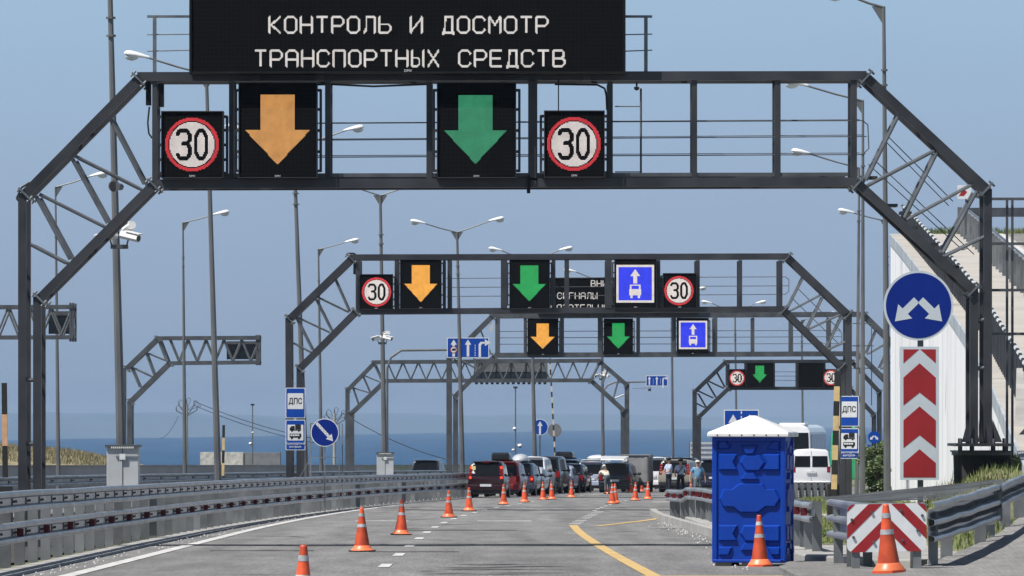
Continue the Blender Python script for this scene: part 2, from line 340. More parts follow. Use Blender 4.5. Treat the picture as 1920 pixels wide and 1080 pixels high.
# far coast: low hills on the other side of the strait
mb = MB(); cols = 90; rws = []
for j in range(cols + 1):
    px = -900 + 3900 * j / cols
    ysh = 826 - (px / 1300.0) * 22 + 2.0 * noise.noise(Vector((px * 0.01, 3, 0)))
    ysh = min(834, max(801.5, ysh)); D = F * (EYE + 25) / (ysh - HZ)
    col = []
    for t in (0, 0.02, 0.12, 0.25, 0.4):
        d = D * (1 + t)
        hn = 0.5 + 0.5 * noise.noise(Vector((px * 0.004, t * 3, 1.7))) + 0.25 * noise.noise(Vector((px * 0.016, t * 5, 7)))
        top = 0 if t == 0 else (3 if t == 0.02 else (26 + (t - .1) * 45) * (0.72 + 0.5 * hn))
        col.append(((px - 960) / F * d, d, -25.2 + top + (0 if t else -1)))
    rws.append(col)
m_ = len(rws[0]); mb.add([v for c in rws for v in c], [(i * m_ + k, i * m_ + k + 1, (i + 1) * m_ + k + 1, (i + 1) * m_ + k) for i in range(cols) for k in range(m_ - 1)])
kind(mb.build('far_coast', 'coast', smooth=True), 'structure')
# roads
YR = [30 + 6 * i for i in range(60)]
sheet('road', [(Y, [-6.9 + curve(Y), 0 + curve(Y), 4.55 + curve(Y) if Y < 158 else 24 + curve(Y)]) for Y in YR], 'asphalt', 0.004)
sheet('opposite_road', [(Y, [-25 + curve(Y), -14.5 + curve(Y)]) for Y in YR], 'asphalt', 0.004)
sheet('median_strip', [(Y, [-14.4 + curve(Y), -7.55 + curve(Y)]) for Y in YR], 'gravel', 0.006)
sheet('verge_strip', [(Y, [-7.22 + curve(Y), -6.6 + curve(Y)]) for Y in YR], 'concrete', 0.009)
RAILP = [(5.74, 80.9, .41), (6.3, 84.0, .47), (7.42, 90.2, .63), (8.46, 96.5, .83), (10.2, 106.5, 1.25)]
def rail_line_x(Y):
    P = RAILP
    for a, b in zip(P, P[1:]):
        if Y <= b[1] or b is P[-1]: return a[0] + (b[0] - a[0]) * (Y - a[1]) / (b[1] - a[1])
def apron_h(x, y): return max(0.0, 0.0267 * (y - 78)) + 0.10 * max(0, x - 7.1) * max(0, min(1, (y - 78) / 8))
mb = MB(); vs = []; NX, NY = 24, 24
for j in range(NY + 1):
    y = 40 + 66 * (j / NY)
    for i in range(NX + 1):
        xl = 4.9 if y < 80.9 else rail_line_x(y) - .1
        x = xl + (24 - xl) * (i / NX) ** 1.5; vs.append((x, y, gz(y) + 0.01 + min(apron_h(x, y), 1.6)))
mb.add(vs, [(j * (NX + 1) + i, j * (NX + 1) + i + 1, (j + 1) * (NX + 1) + i + 1, (j + 1) * (NX + 1) + i) for j in range(NY) for i in range(NX)])
kind(mb.build('side_road', 'asphalt2'), 'structure')
mb = MB(); mb.prism([(x, y, gz(y) - .02) for x, y in ((3.55, 60), (3.75, 82.5), (4.2, 86.6), (4.75, 87.2), (5.02, 82), (5.02, 60))], (0, 0, .09)); kind(mb.build('apron', 'asphalt2', bevel=.02), 'structure')
def line(name, X, Y0, Y1, w, m='wpaint', dz=0.012, step=4.0):
    n = max(1, int((Y1 - Y0) / step)); rows = []
    for i in range(n + 1):
        Y = Y0 + (Y1 - Y0) * i / n; x = X(Y) if callable(X) else X + curve(Y)
        rows.append((Y, [x - w / 2, x + w / 2]))
    return sheet(name, rows, m, dz)
line('edge_line', -5.93, 60, 345, 0.22)
for i in range(34):
    Y = 74.2 + 10.0 * i * 1.05
    if Y > 285: break
    line('lane_dash', -1.86, Y, Y + 2.9, 0.17)
line('yellow_line', lambda Y: 1.47 + 0.42 * (max(0, 134 - Y) / 56) ** 1.7 + .0015 * max(0, Y - 130), 78.2, 143, 0.20, 'ypaint')
line('yellow_line', lambda Y: 2.05 + (Y - 141) / 33 * 2.92 + .25 * math.sin(math.pi * (Y - 141) / 33), 141, 175, 0.2, 'ypaint')
mb = MB(); mb.add([(1.72, 76.3, gz(76.3) + .012), (3.6, 76.3, gz(76.3) + .012), (3.6, 78.2, gz(78.2) + .012), (1.72, 78.2, gz(78.2) + .012)], [(0, 1, 2, 3)]); kind(mb.build('yellow_line', 'ypaint'), 'structure')
for i in range(9):
    Y = 145 + i * 4.6; line('hatch_dash', lambda Y: 1.5 + (Y - 145) * 0.02 + curve(Y) * .6, Y, Y + 1.5, 0.3)
for i in range(11):
    Y = 186 + i * 7; line('lane_dash', 1.75, Y, Y + 2.5, 0.14)
# faint transverse marks and bitumen seals, plus gantry shadows painted as black strips
def cross(name, Y, x0, x1, w, m, wob=0.2, dz=0.014):
    mb = MB(); n = 24; vs = []
    for i in range(n + 1):
        x = x0 + (x1 - x0) * i / n; y = Y + wob * noise.noise(Vector((x * 0.7, Y, 0)))
        ww = w * (0.6 + 0.5 * abs(noise.noise(Vector((x * 1.3, Y * 2, 5))))); vs += [(x, y - ww / 2, gz(y) + dz), (x, y + ww / 2, gz(y) + dz)]
    mb.add(vs, [(2 * i, 2 * i + 2, 2 * i + 3, 2 * i + 1) for i in range(n)]); kind(mb.build(name, m), 'structure')
cross('shadow_and_tar_strip', 107.6, -6.6, 4.5, 1.3, 'tar', 0.8); cross('shadow_and_tar_strip', 190.0, -3.6, 5.3, 2.0, 'tar', 1.5)  # both strips paint in the cast shadows of the first two gantries
cross('shadow_and_tar_strip', 262.0, 1.2, 13, 3.4, 'tar', 3); cross('shadow_and_tar_strip', 99.6, -2.4, -.9, 0.5, 'tar'); cross('shadow_and_tar_strip', 132, -2.4, 0.1, 0.7, 'tar')  # first strip paints in the third gantry's shadow; short ones are surface marks
cross('shadow_and_tar_strip', 101, -5.2, -3.4, 0.4, 'tar')
random.seed(5)
mb = MB()
for _ in range(46):
    Y = random.uniform(79, 200); x = random.uniform(-4.8, 3.5); L = random.uniform(.3, 1.6); w = random.uniform(.15, .5) * (Y / 110)
    if _ % 3 == 0: Y = random.uniform(79, 88); x = random.uniform(-1.6, -.3)
    pp = [(x, Y, 0), (x + L, Y + random.uniform(-.2, .2), 0)]; z = gz(Y) + .013
    mb.add([(pp[0][0], Y, z), (pp[0][0] + L * .3, Y - w / 2, z), (pp[1][0], pp[1][1], z), (pp[0][0] + L * .5, Y + w / 2, z)], [(0, 1, 2, 3)])
kind(mb.build('skid_marks', mat('worn_tar', (.10, .10, .10, 1), .9, var=.3)), 'structure')
mb = MB()
for _ in range(420):
    if _ % 2: Y = random.uniform(82, 150); x = 3.9 - abs(random.gauss(0, .22)) - (0 if Y > 90 else .4)
    else: Y = random.uniform(76, 200); x = -6.35 + curve(Y) + random.gauss(0, .14)
    r = random.uniform(.008, .022); z = gz(Y) + .012; mb.add([(x - r, Y, z), (x, Y - r, z), (x + r, Y, z), (x, Y + r, z), (x, Y, z + r * 1.2)], [(0, 1, 4), (1, 2, 4), (2, 3, 4), (3, 0, 4)])
tag(kind(mb.build('grit', 'stone'), 'stuff'), 'pale grit and small stones scattered along the road edges', 'grit')
cross('faint_mark', 153, -4.1, -2.7, 1.0, 'wpaint'); cross('faint_mark', 153, -.9, .5, 1.0, 'wpaint'); cross('faint_mark', 230, 5.5, 7, 1.5, 'wpaint')
# traffic island (kerbed) between the main road and the side road
isl = [(4.75, 152), (4.42, 150), (4.35, 130), (4.3, 100), (4.35, 88), (5.0, 84), (5.9, 83), (7.5, 91.4), (8.55, 97.6), (12, 103), (12.8, 152), (7, 160)]
mb = MB(); mb.prism([(x, y, gz(y) - 0.02) for x, y in isl], (0, 0, 0.17)); isl_o = kind(mb.build('traffic_island', 'concrete', bevel=0.03), 'structure')
mb = MB(); g_ = [(4.95, 150), (4.95, 98), (7.6, 98), (11.0, 122), (12.2, 150)]
mb.add([(x, y, gz(y) + 0.156) for x, y in g_], [tuple(range(len(g_)))]); kind(mb.build('island_turf', 'earth'), 'structure')
isl2 = [(6.6, 163), (8, 176), (9.6, 200), (11.3, 229), (34, 229), (34, 140), (13, 140), (12.9, 152)]
mb = MB(); mb.prism([(x, y, gz(y) - 0.02) for x, y in isl2], (0, 0, .14)); kind(mb.build('verge', 'earth'), 'structure')
# kerb nose at left of the toilet
mb = MB(); kp = [Vector((px - 960, 0, 0)) for px in ()]
pth = [(4.20, 175), (4.05, 165), (3.98, 155), (4.05, 140), (4.15, 125), (4.2, 108)]
mb.sweep([(x, y, gz(y)) for x, y in pth], [(-0.09, 0), (-0.09, .17), (.09, .17), (.09, 0)]); kind(mb.build('kerb', 'concrete'), 'structure')
mb = MB(); mb.box((4.32, 92.5, gz(92) + .09), (0.5, 1.0, .2), 0.1); kind(mb.build('kerb', 'concrete', bevel=.03), 'structure')
# embankment at the right: grass bank rising away from the guard rail
def rail_x(Y): return rail_line_x(Y)
def bank_h(x, y):
    d = x - rail_x(y)
    ds = (y - (90 + (x - 6.3) * 4.4))
    # the bank starts at the rail (where the apron already climbs) and steepens to the right
    yr = 90.2 + (x - 7.42) * 5.9
    a = max(0.0, min(1.0, (y - yr) / 9.0)); base = max(0, .0267 * (min(y, yr) - 78) + .10 * max(0, x - 7.1)) if x > 6.2 else 0
    base = min(base, .95) * max(0, min(1, (x - 6.6) / .6))
    h = base * .85 + a * max(0, (x - 6.9)) * 0.50
    h *= max(0, 1 - max(0, y - 107) / 16.0)
    return max(0, min(h, 3.2)) if y > yr + .25 else 0
mb = MB(); NX, NY = 80, 90; vs = []
for j in range(NY + 1):
    for i in range(NX + 1):
        x = 6.4 + 12 * i / NX; y = 86 + 54 * j / NY
        vs.append((x, y, gz(y) + 0.165 - 0.1 + bank_h(x, y) + (0.04 * noise.noise(Vector((x * 1.5, y * 0.6, 0))) if bank_h(x, y) > .05 else -0.1)))
mb.add(vs, [(j * (NX + 1) + i, j * (NX + 1) + i + 1, (j + 1) * (NX + 1) + i + 1, (j + 1) * (NX + 1) + i) for j in range(NY) for i in range(NX)])
kind(mb.build('embankment', 'earth', smooth=True), 'structure')
def blades(name, pts, m, h0, h1, w, lean=0.35):
    mb = MB()
    for (x, y, z) in pts:
        h = random.uniform(h0, h1); a = random.uniform(0, math.pi); dx, dy = math.cos(a) * w, math.sin(a) * w * 0.6
        lx, ly = random.uniform(-lean, lean) * h, random.uniform(-lean, lean) * h
        mb.add([(x - dx, y - dy, z), (x + dx, y + dy, z), (x + lx, y + ly, z + h)], [(0, 1, 2)])
    return kind(mb.build(name, m), 'stuff')
pts = []
for _ in range(26000):
    x = random.uniform(6.9, 13); y = random.uniform(89, 132)
    if bank_h(x, y) > 0.03 and noise.noise(Vector((x * 0.9, y * 0.35, 2))) > -0.35: pts.append((x, y, gz(y) + 0.05 + bank_h(x, y)))
tag(blades('grass', pts, 'grass', 0.05, 0.17, 0.02), 'green and straw grass covering the bank behind the right guard rail', 'grass')
pts = [(x, y, gz(y) + .15) for x, y in ((random.uniform(5, 7.4 + max(0, (k % 50) - 25) * .15), random.uniform(99, 149)) for k in range(12000)) if noise.noise(Vector((x, y * .3, 2))) > -0.3]
tag(blades('grass', pts, 'grass', 0.03, 0.09, 0.02), 'short dry grass on the kerbed island behind the blue toilet', 'grass')
pts = [(x, y, gz(y) + .11) for x, y in ((random.uniform(7.5, 16), random.uniform(165, 228)) for _ in range(16000)) if x > 6.6 + (y - 163) * .075 and noise.noise(Vector((x * .8, y * .2, 2))) > -.35]
tag(blades('grass', pts, 'grass', .06, .2, .05), 'sunlit grass verge between the blue toilet and the white van', 'grass')
pts = []
for c in range(34):
    cx, cy = random.choice([(random.uniform(7.6, 8.8), random.uniform(101, 112)), (random.uniform(9.0, 11.5), random.uniform(103, 124))])
    if bank_h(cx, cy) > .2:
        pts += [(cx + random.gauss(0, .1), cy + random.gauss(0, .4), gz(cy) + .05 + bank_h(cx, cy)) for _ in range(26)]
tag(blades('weeds', pts, 'drygrass', 0.10, 0.26, 0.012, .5), 'tall dry weeds sprouting through the bank by the black gantry footing', 'weeds')
# dry grass hill behind the parapet at the far left
mb = MB(); NX, NY = 50, 16; vs = []
def hill(x, y):
    px = 960 + x * F / y
    t = max(0, min(1, (215 - px) / 215.0)); return (1.52 + 1.35 * math.sqrt(t) * 1.0 + 0.16 * noise.noise(Vector((x * .35, y * .1, 0)))) * min(1, max(0, (y - 440) / 25)) if px < 260 else 1.2 * min(1, max(0, (y - 440) / 25))
for j in range(NY + 1):
    for i in range(NX + 1):
        x = -70 + 50 * i / NX; y = 440 + 60 * j / NY; vs.append((x, y, gz(y) + hill(x, y)))
mb.add(vs, [(j * (NX + 1) + i, j * (NX + 1) + i + 1, (j + 1) * (NX + 1) + i + 1, (j + 1) * (NX + 1) + i) for j in range(NY) for i in range(NX)])
kind(mb.build('grassy_hill', 'drygrass', smooth=True), 'structure')
pts = [(x, y, gz(y) + hill(x, y) - .05) for x, y in ((random.uniform(-48, -30), random.uniform(455, 480)) for _ in range(9000)) if 960 + x * F / y < 250]
tag(blades('grass', pts, 'drygrass', 0.12, 0.5, 0.05), 'dry brown scrub grass on the hill behind the concrete parapet', 'grass')

# ------------------------------------------------------------------ parapet wall along the opposite carriageway
mb = MB(); pth = [(-24.8 + curve(Y), Y, gz(Y)) for Y in range(60, 640, 12)]
mb.sweep(pth, [(-.2, 0), (-.2, 1.36), (.16, 1.36), (.16, 0)])
pw = thing('parapet_wall', 'low grey concrete parapet wall along the far side of the opposite carriageway', 'wall', (-24.8, 60, gz(60)))
mb.build('wall', 'parapet', pw)
mb = MB(); mb.sweep([(x, y, z + 1.36) for x, y, z in pth], [(-.26, 0.002), (-.26, .09), (.22, .09), (.22, .002)]); mb.build('coping', 'concrete', pw)

# ------------------------------------------------------------------ guard rails
def wave(n, h, d=0.085, t=0.008, peak=0.0):
    # outline of a corrugated beam with n ridges, height h, standing on v=0, bulging to +u
    r = .048; p = [(d * .35, 0)]
    for k in range(n):
        c = r + (h - 2 * r) * k / (n - 1)
        p += [(d * .9, c - r * .75), (d, c - r * .2), (d, c + r * .2), (d * .9, c + r * .75)]
        if k < n - 1: p += [(0, c + r * 1.25), (0, c + (h - 2 * r) / (n - 1) - r * 1.25)]
    p.append((d * .35, h))
    return p + [(u - t, v) for u, v in reversed(p)]
def guard(name, label, path_fn, ys, beams, post_h, post_step, mat_post='rail_post', side=1, reflect=None, gap=0.0, post_w=.15, cat='guard rail', refl_mat='refl_red', zoff=lambda Y: 0.0, wob=0.012, max_posts=100):
    Y0, Y1 = ys; x0 = path_fn(Y0)
    g = thing(name, label, cat, (x0, Y0, gz(Y0) + zoff(Y0)))
    step = 2.0; n = int((Y1 - Y0) / step); P = []
    for i in range(n + 1):
        Y = Y0 + (Y1 - Y0) * i / n
        P.append(Vector((path_fn(Y), Y, gz(Y) + zoff(Y) + wob * noise.noise(Vector((Y * 0.13, 1, x0))))))
    for (z, nw, h, off) in beams:
        mb = MB(); prof = [(side * u + off * side, v + z) for u, v in wave(nw, h)]; mb.sweep(P, prof)
        bo = mb.build('beam', 'rail', g)
        mb = MB(); Y = Y0 + 1.0
        while Y < Y1:      # bolts and slots in the valley of the beam
            for dy in (0, .35):
                mb.box((path_fn(Y + dy) + side * (off + .012), Y + dy, gz(Y) + zoff(Y) + z + h / 2), (0.03, .05, .035))
            Y += post_step
        mb.build('bolts', 'plastic', bo)
    Y = Y0 + 0.7; k = 0
    while Y < Y1 and k < max_posts:
        x = path_fn(Y); z0 = gz(Y) + zoff(Y); mb = MB()
        w, d = post_w, 0.1
        mb.box((x - side * .09, Y, z0 + post_h / 2), (w, .006, post_h)); mb.box((x - side * .09 - w / 2 + .003, Y + d / 2, z0 + post_h / 2), (.006, d, post_h - .004)); mb.box((x - side * .09 + w / 2 - .003, Y + d / 2, z0 + post_h / 2), (.006, d, post_h - .004))
        for (z, nw, h, off) in beams: mb.box((x + side * (off / 2 - .03), Y + .03, z0 + z + h / 2), (max(.05, abs(off) + .1), .05, .1))
        mb.build('post', mat_post, g); Y += post_step; k += 1
    if reflect:
        Y = Y0 + 1.5; z, dz, st = reflect; k = 0
        while Y < Y1 and k < 100:
            mb = MB(); x = path_fn(Y); mb.box((x + side * 0.06, Y, gz(Y) + zoff(Y) + z), (0.10, .02, dz))
            mb.build('reflector', refl_mat, g); Y += st; k += 1
    return g
lr = lambda Y: -5.93 + curve(Y) - (1.27 - 0.87 * max(0, min(1, (Y - 110) / 140)))
guard('guard_rail', 'two-tier galvanised guard rail with red reflectors along the left edge of the road', lr, (74, 268), [(.35, 2, .31, 0), (.80, 2, .31, -0.0)], 1.08, 2.42, reflect=(.505, .12, 4.84))
guard('guard_rail', 'long galvanised guard rail across the median, beside the opposite carriageway behind the cabinets', lambda Y: -14.3 + curve(Y), (66, 350), [(.44, 2, .31, 0), (.84, 2, .31, 0)], 1.1, 6.0, side=1, mat_post='steel_mid')
guard('guard_rail', 'galvanised guard rail with red reflectors running from behind the blue toilet along the kerb', lambda Y: 4.62 + .02 * math.sin(Y) - 0.10 * max(0, Y - 145) ** 1.0 * .35, (90, 157), [(.46, 2, .31, 0)], .78, 2.0, side=-1, reflect=(.615, .12, 2.4), zoff=lambda Y: .14 if Y < 150 else .05)
guard('guard_rail', 'low galvanised guard rail in front of the parked white van', lambda Y: 11.2 + (Y - 232) * .9, (230, 234.0), [(.45, 2, .31, 0)], .78, 0.30, side=-1, post_w=.2)
# right rail: three-wave beam climbing to the right, then a lighter two-wave one
def zr_(P, u):
    for a, b in zip(P, P[1:]):
        if u <= b[1] or b is P[-1]:
            t = (u - a[1]) / (b[1] - a[1]); return a[0] + (b[0] - a[0]) * t, a[2] + (b[2] - a[2]) * t
g = thing('guard_rail', 'heavy three-wave galvanised guard rail climbing rightward from the striped end plate', 'guard rail', (5.74, 80.9, gz(80.9)))
for (ya, yb, nw, h, dz) in ((80.9, 90.4, 3, .56, 0), (90.2, 103, 2, .36, .19)):
    P = []; n = 28
    for k in range(n + 1):
        y = ya + (yb - ya) * k / n; x, z = zr_(RAILP, y); P.append(Vector((x + (0.0 if nw == 3 else .02), y, gz(y) + z + dz + .02 * noise.noise(Vector((y * .6, 0, 0))))))
    mb = MB(); mb.sweep(P, [(u, v) for u, v in wave(nw, h, .095)]); bo = mb.build('beam', 'rail', g)
    for kk in range(1, nw):
        for p, q in zip(P[1:-1], P[2:]): mb = MB(); mb.box(p + Vector((.03, 0, h * kk / nw)), (.07, .03, .06)); mb.build('stiffener', 'steel_mid', bo)
mb = MB(); x, z = zr_(RAILP, 90.3); mb.box((x + .06, 90.3, gz(90) + z + .3), (.1, .07, .62)); mb.build('joint_post', 'rail_post', g)
for y in (84.2, 89.0, 90.4, 93.4, 96.2, 99):
    x, z = zr_(RAILP, y); mb = MB(); z0 = gz(y) - .1; zt = gz(y) + z + .45
    mb.box((x - .10, y, (z0 + zt) / 2), (.17, .1, zt - z0)); mb.build('post', 'rail_post', g)
# rounded nose of the rail, joining both sides behind the striped plate
mb = MB(); P = []
for k in range(15):
    a = math.pi * k / 14; P.append(Vector((5.25 - .42 * math.cos(a) - 0.0, 81.6 - .75 * math.sin(a), gz(82) - .03 + .0 * k)))
P = [Vector((4.68, 85.6, gz(85.6) - .01)), Vector((4.74, 83.6, gz(83.6) - .02))] + P
mb.sweep(P, [(-u, v + .44) for u, v in wave(3, .56, .095)][::-1] if False else [(u, v + .44) for u, v in wave(3, .56, .095)])
ng = thing('guard_rail_nose', 'rounded three-wave nose of the guard rail wrapped behind the striped plate', 'guard rail', (5.2, 82, gz(82)))
mb.build('beam', 'rail', ng)
for x, y in ((4.72, 81.6), (5.85, 81.5), (4.70, 84.5), (5.0, 82.5), (5.7, 83)):
    mb = MB(); mb.box((x, y, gz(y) + .42), (.13, .1, .84)); mb.build('post', 'rail_post', ng)
for k in range(9):
    mb = MB(); y = 82.4 + k * 1.1; xr = zr_(RAILP, y)[0]; mb.bar((4.8, y, gz(y) + .97), (xr + .1, y, gz(y) + 1.02 + .03 * k), .05, .02, (0, 0, 1)); mb.build('cross_tie', 'rail_post', ng)
# ================================================================== LAMP POSTS
def base_py(s): return 870 + 1.5 * s
def lamp_post(label, s, pt, yt, pb, wt, wb, arms, yb=None, bands=True, group='lamp posts along the road'):
    yb = base_py(s) if yb is None else yb
    top = W(pt, yt, s); bot = W(pb, yb, s)
    t = thing('lamp_post', label, 'lamp post', bot, group)
    mb = MB(); mb.tube(bot, top, wb * .46 / s, 8, wt * .46 / s)
    mb.tube(bot, bot + Vector((0, 0, .04)), wb / s * 1.1, 8)
    po = mb.build('pole', 'pole', t)
    if bands:
        mb = MB()
        for f_ in (0.84, 0.87):
            p = bot.lerp(top, f_); mb.tube(p, p + Vector((0, 0, .04)), wt / s * .95, 8)
        mb.build('clamp', 'pole', t)
    for (lx, ly) in arms:
        e = W(lx, ly, s); d = 1 if e.x > top.x else -1
        root = top + Vector((0, 0, -.02)); a = e + Vector((-d * .28, 0, -.05))
        mid = root.lerp(a, .5) + Vector((0, 0, -.02 * 1))
        mb = MB(); mb.path([root, mid, a, a + Vector((d * .1, 0, .02))], .03, 6)
        mb.prism([root + Vector((0, -.012, 0)), root + Vector((d * .28, -.012, .03)), root + Vector((0, -.012, -.42))], (0, .024, 0))
        mb.build('arm', 'pole', t)
        mb = MB(); n = 12; rings = []
        secs = [(-.34, .035, .03), (-.27, .06, .055), (-.12, .105, .085), (.05, .15, .11), (.2, .165, .12), (.31, .14, .10), (.37, .07, .05), (.385, .0, .0)]
        vs = []; 
        for (u, w_, h_) in secs:
            for k in range(n):
                an = 2 * math.pi * k / n; zz = math.sin(an); zz = zz if zz > 0 else zz * .35
                vs.append(e + Vector((d * u, math.cos(an) * w_, zz * h_ + u * .17)))
        m2 = len(secs); mb.add(vs, [(i * n + k, i * n + (k + 1) % n, (i + 1) * n + (k + 1) % n, (i + 1) * n + k) for i in range(m2 - 1) for k in range(n)] + [tuple(range(n))])
        hd = mb.build('lamp_head', 'white_lamp', t, smooth=True)
        mb = MB(); mb.ell(e + Vector((d * .17, 0, .0)), (.19, .13, .13), 12, 5, -1, 0.05); mb.build('lens', 'lens', hd, smooth=True)
    return t
def cctv(mb, mb2, p, ax, ay, az=-.15, L=.36, r=.07):
    d = Vector((ax, ay, az)).normalized(); mb.tube(p - d * L * .4, p + d * L * .6, r, 8); mb2.tube(p + d * L * .6, p + d * (L * .6 + .012), r * .75, 8)
    mb.bar(p - d * L * .1 + Vector((0, 0, r + .012)), p + d * L * .75 + Vector((0, 0, r + .012)), r * 2.1, .02, (0, 0, 1))
def camera_cluster(label, s, px, py, sc=1.0, n=3):
    c = W(px, py, s) + Vector((0, -.05, 0)); t = thing('cctv_cluster', label, 'security camera', c, 'camera clusters clamped to lamp posts')
    mb = MB(); mb.tube(c + Vector((0, .05, -.22)), c + Vector((0, .05, -.14)), .19 * sc, 8); mb.bar(c + Vector((-.14, 0, -.2)), c + Vector((-.2, -.05, .02)), .03); mb.bar(c + Vector((.14, 0, -.2)), c + Vector((.2, -.05, .02)), .03)
    mb.build('bracket', 'steel_mid', t)
    for k, (dx, dz, ax, ay) in enumerate(((-.2, .02, -.7, -.5), (.19, .03, .8, -.45), (.2, .22, -.35, .8))[:n]):
        a, b = MB(), MB(); cctv(a, b, c + Vector((dx * sc, -.12 if k < 2 else 0.1, dz * sc)), ax, ay, -.2, .42 * sc, .085 * sc)
        h = a.build('camera_housing', 'cam_white', t, smooth=False); b.build('camera_lens', 'plastic', h)
    return t
def cabinet(label, s, x0, y0, x1, y1):
    c = W((x0 + x1) / 2, y1, s) + Vector((0, -.1, 0)); w = (x1 - x0) / s; h = (y1 - y0) / s
    t = thing('post_cabinet', label, 'cabinet', c, 'steel cabinets round lamp post feet')
    mb = MB(); mb.box(c + Vector((0, 0, h / 2)), (w * .9, .5, h)); mb.build('body', 'cabinet', t, bevel=.01)
    mb = MB(); mb.box(c + Vector((0, 0, h + .02)), (w, .6, .05)); mb.build('lid', 'steel_mid', t)
    mb = MB()
    for k in range(12): mb.box(c + Vector((-w * .3 + k * w * .055, -.33, h - .01)), (.022, .03, .035))
    mb.build('vent_teeth', 'cam_white', t)
    mb = MB(); mb.bar(c + Vector((0, -.252, h * .05)), c + Vector((0, -.252, h * .97)), .012, .012); mb.build('door_seam', 'plastic', t)
    mb = MB(); mb.box(c + Vector((0, -.30, h * .78)), (.12, .01, .12)); tg = mb.build('number_tag', 'sign_white', t)
    return t
lamp_post('thick grey lamp post at left, its top above the frame, cabinet round its foot', 92, 204, -110, 231, 10, 22, [(60, -130), (350, -130)])
lamp_post('tall lamp post behind the left 30 sign, double arms half hidden by the message board', 70, 387, 138, 411, 7, 16, [(259, 105), (516, 105)])
lamp_post('lamp post rising past the two blue service signs, right lamp under the gantry', 54, 551, 276, 575, 7, 14, [(442, 240), (662, 242)])
lamp_post('lamp post with cameras and a foot cabinet, right of the second gantry leg', 48, 713, 366, 722, 6, 13, [(640, 343), (786, 343)])
lamp_post('twin-arm lamp post whose two white lamps stand clear above the second gantry', 41.5, 857, 435, 868, 5, 12, [(785, 417), (930, 412)])
lamp_post('twin-arm lamp post whose lamps peep over the middle of the second gantry', 37, 995, 490, 1004, 4, 11, [(930, 468), (1060, 467)])
lamp_post('lamp post carrying a camera cluster beside the bend of the lattice gantry', 33.5, 1128, 527, 1131, 4, 9, [(1070, 508), (1188, 510)])
lamp_post('slender lamp post between the bus lane sign and the far blue lane board', 30.5, 1259, 560, 1262, 4, 7, [(1204, 541), (1313, 541)])
lamp_post('slender far lamp post rising behind the far green arrow gantry', 28.5, 1378, 585, 1382, 3.5, 6, [(1326, 567), (1426, 567)])
lamp_post('distant lamp post behind the blank panel of the far gantry', 26.5, 1503, 600, 1506, 3.5, 6, [(1556, 588)])
lamp_post('single-arm lamp post at far left, lamp overlapping the first gantry brace', 49.5, 104, 350, 110, 3.5, 10, [(184, 328)], group='lamp posts beyond the opposite carriageway')
lamp_post('single-arm lamp post left of the tall post, lamp just below the first gantry beam', 43, 343, 417, 347, 3.5, 10, [(414, 400)], group='lamp posts beyond the opposite carriageway')
lamp_post('single-arm lamp post between the two gantries, lamp above the second gantry corner', 38, 597, 467, 603, 3.5, 9, [(659, 452)], group='lamp posts beyond the opposite carriageway')
lamp_post('tallest right lamp post crossing the sloping brace of the first gantry', 82, 1657, 12, 1664, 7, 16, [(1580, -8)], yb=945)
lamp_post('right lamp post in front of its thinner twin, beside the service signs', 65, 1618, 188, 1617, 5, 13, [(1496, 158)])
lamp_post('thinner right lamp post directly behind the one by the service signs', 53, 1611, 314, 1606, 4.5, 10, [(1504, 286)])
lamp_post('rear right lamp post hidden mostly by the tallest right one, white lamp to its left', 44, 1663, 414, 1669, 3.5, 8, [(1588, 397)])
camera_cluster('white camera cluster on the thick left lamp post under the gantry brace', 92.6, 224, 446)
camera_cluster('white camera cluster halfway up the lamp post right of the second gantry leg', 48.4, 717, 635, .9)
camera_cluster('white camera cluster on the lamp post beside the bend of the lattice gantry', 33.8, 1129, 705, .9)
c = W(216, 350, 93.5); t = thing('loudspeaker', 'grey horn loudspeaker clamped to the thick left lamp post', 'loudspeaker', c)
mb = MB(); mb.tube(c + Vector((-.0, -.3, 0)), c + Vector((.05, 0, 0)), .12, 14, .06); mb.tube(c + Vector((.05, 0, 0)), c + Vector((.1, .15, 0)), .07, 10); hn = mb.build('horn', 'steel_mid', t)
mb = MB(); mb.tube(c + Vector((0, -.302, 0)), c + Vector((0, -.306, 0)), .095, 14); mb.build('mouth', 'plastic', hn)
cabinet('tall grey cabinet round the foot of the thick left lamp post', 93, 199, 838, 265, 920)
cabinet('smaller grey cabinet round the lamp post foot right of the second gantry leg', 48.5, 705, 850, 740, 892)

